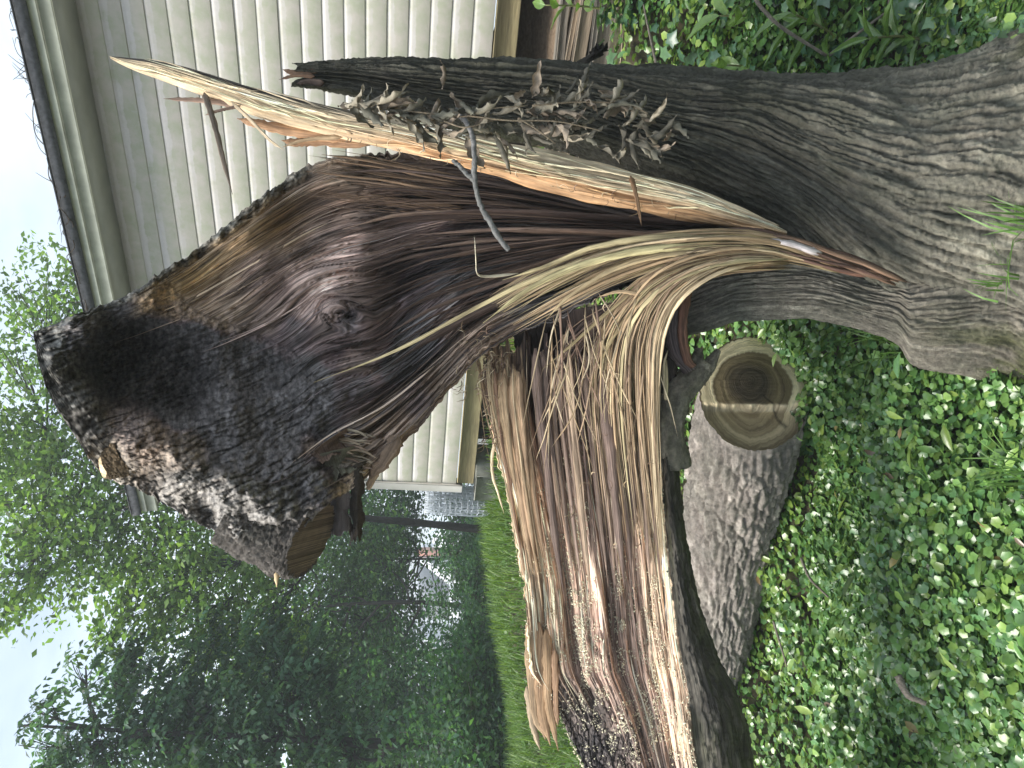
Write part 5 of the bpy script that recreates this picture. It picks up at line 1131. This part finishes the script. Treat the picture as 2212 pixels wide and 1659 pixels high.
tree('tall pale green tree rising above the shed roof and the hollow half', (1050, 1150, 13),
     [(120, 620, 14, 1.0, 1), (180, 700, 14, 1.1, 1), (60, 900, 13, 1.0, 1), (160, 980, 13, 1.3, 1), (60, 1060, 12.5, 1.2, .9), (220, 1120, 12.5, 1.4, 1), (100, 1200, 12, 1.2, .9), (330, 1180, 12.5, 1.4, .9), (300, 1290, 12, 1.1, .9), (420, 1260, 12, 1.2, 1), (430, 1370, 12, .9, .9), (530, 1280, 12.5, 1.3, .9), (240, 1360, 11.5, .5, .9), (30, 1250, 12, .7, .9), (20, 1000, 13, .9, .9), (40, 770, 14, .7, 1), (560, 1400, 12.5, 1.0, .9)], 24000, .12, LG, 1, trunk_r=.08)
tree('dark feather-leaved tree filling the left edge', (1090, 1620, 10),
     [(350, 1600, 10.5, 1.0, .9), (200, 1640, 10, .7, .9), (120, 1610, 10, .45, 1), (270, 1470, 11, .6, .9), (420, 1500, 11, 1.0, 1), (560, 1560, 10.5, 1.1, 1), (480, 1660, 10, 1.1, 1), (700, 1620, 10, 1.0, 1), (620, 1460, 11.5, 1.0, 1), (170, 1440, 11, .25, .9), (90, 1540, 10.5, .3, .9)], 20000, .075, BG, 2, pinnate=1, trunk_r=.10)
tree('dense mid green tree behind the hollow half', (1030, 1330, 17),
     [(620, 1180, 18, 1.6, .9), (700, 1260, 18, 1.6, .9), (640, 1350, 17, 1.5, .9), (740, 1380, 17, 1.5, .9), (720, 1480, 17, 1.5, .9), (640, 1520, 17, 1.5, 1), (560, 1470, 17, 1.3, 1), (800, 1480, 17, 1.4, .9), (480, 1200, 18, 1.4, 1), (800, 1180, 18, 1.3, 1)], 19000, .13, [(.075, .15, .05), (.06, .13, .05), (.095, .175, .055)], 3, trunk_r=.08)
tree('dark evergreen with bare lower branches in front of the far house', (1040, 1180, 20),
     [(740, 1120, 21, 1.4, .8), (790, 1230, 20, 1.5, .8), (830, 1130, 21, 1.4, .8), (850, 1320, 20, 1.3, .8), (780, 1330, 20, 1.4, .8), (870, 1090, 22, 1.2, .8), (820, 1420, 20, 1.3, .8), (860, 1200, 21, .8, .7)], 17000, .14, DG, 4, trunk_r=.06, bare=40)
tree('dark tree closing the view at the lower left of the far house', (1060, 1560, 15),
     [(800, 1570, 16, 1.4, .9), (860, 1480, 16, 1.3, .9), (900, 1600, 15, 1.3, .9), (820, 1660, 15, 1.4, .9), (930, 1500, 15, 1.0, .9), (760, 1640, 15, 1.2, .9), (960, 1640, 14, 1.0, .9)], 17000, .12, DG, 5, trunk_r=.09, bare=30)
for i, (px_, py_, d, r, lab) in enumerate([(985, 1120, 17, .8, 'low dark shrub behind the wire roll'), (1000, 1200, 16, .75, 'dark shrub below the brick chimney'), (1010, 1280, 15, .85, 'dark shrub below the grey roof'), (1000, 1370, 14, .9, 'dark shrub below the outbuilding'), (980, 1460, 11, .9, 'tall dark shrub left of the outbuilding'), (1000, 1540, 9.5, .85, 'broad dark shrub at the lawn edge'), (1020, 1640, 8.8, .85, 'dark shrub where the lawn meets the left edge')]):
    tree(lab, (1060, py_, d), [(px_, py_, d, r, .9), (px_ + 40, py_ + 30, d, r * .8, .9), (px_ + 40, py_ - 30, d, r * .8, .9), (px_ + 75, py_, d, r * .8, .8)], 5200, .085, DG + BG, 20 + i, trunk_r=.05, name='shrub', cat='shrub', group='shrubs beyond the lawn')

print('tree verts', ntree)

# ------------------------------------------------------------------ damp air
V, F_ = box((0, 52.5, 3.0), (80, 0, 0), (0, 82.5, 0), (0, 0, 11.0))
hz = obj('haze', mesh('haze', V, F_, smooth=False)); tag(hz, 'thin damp haze in the air', 'haze', kind='stuff')
mh = bpy.data.materials.new('haze'); mh.use_nodes = True; t = mh.node_tree; t.nodes.clear()
o = t.nodes.new('ShaderNodeOutputMaterial'); pv = t.nodes.new('ShaderNodeVolumePrincipled'); t.links.new(pv.outputs[0], o.inputs['Volume'])
pv.inputs['Color'].default_value = (.86, .94, 1, 1); pv.inputs['Density'].default_value = .0028; pv.inputs['Anisotropy'].default_value = .0
hz.data.materials.append(mh)
scene.cycles.volume_bounces = 1
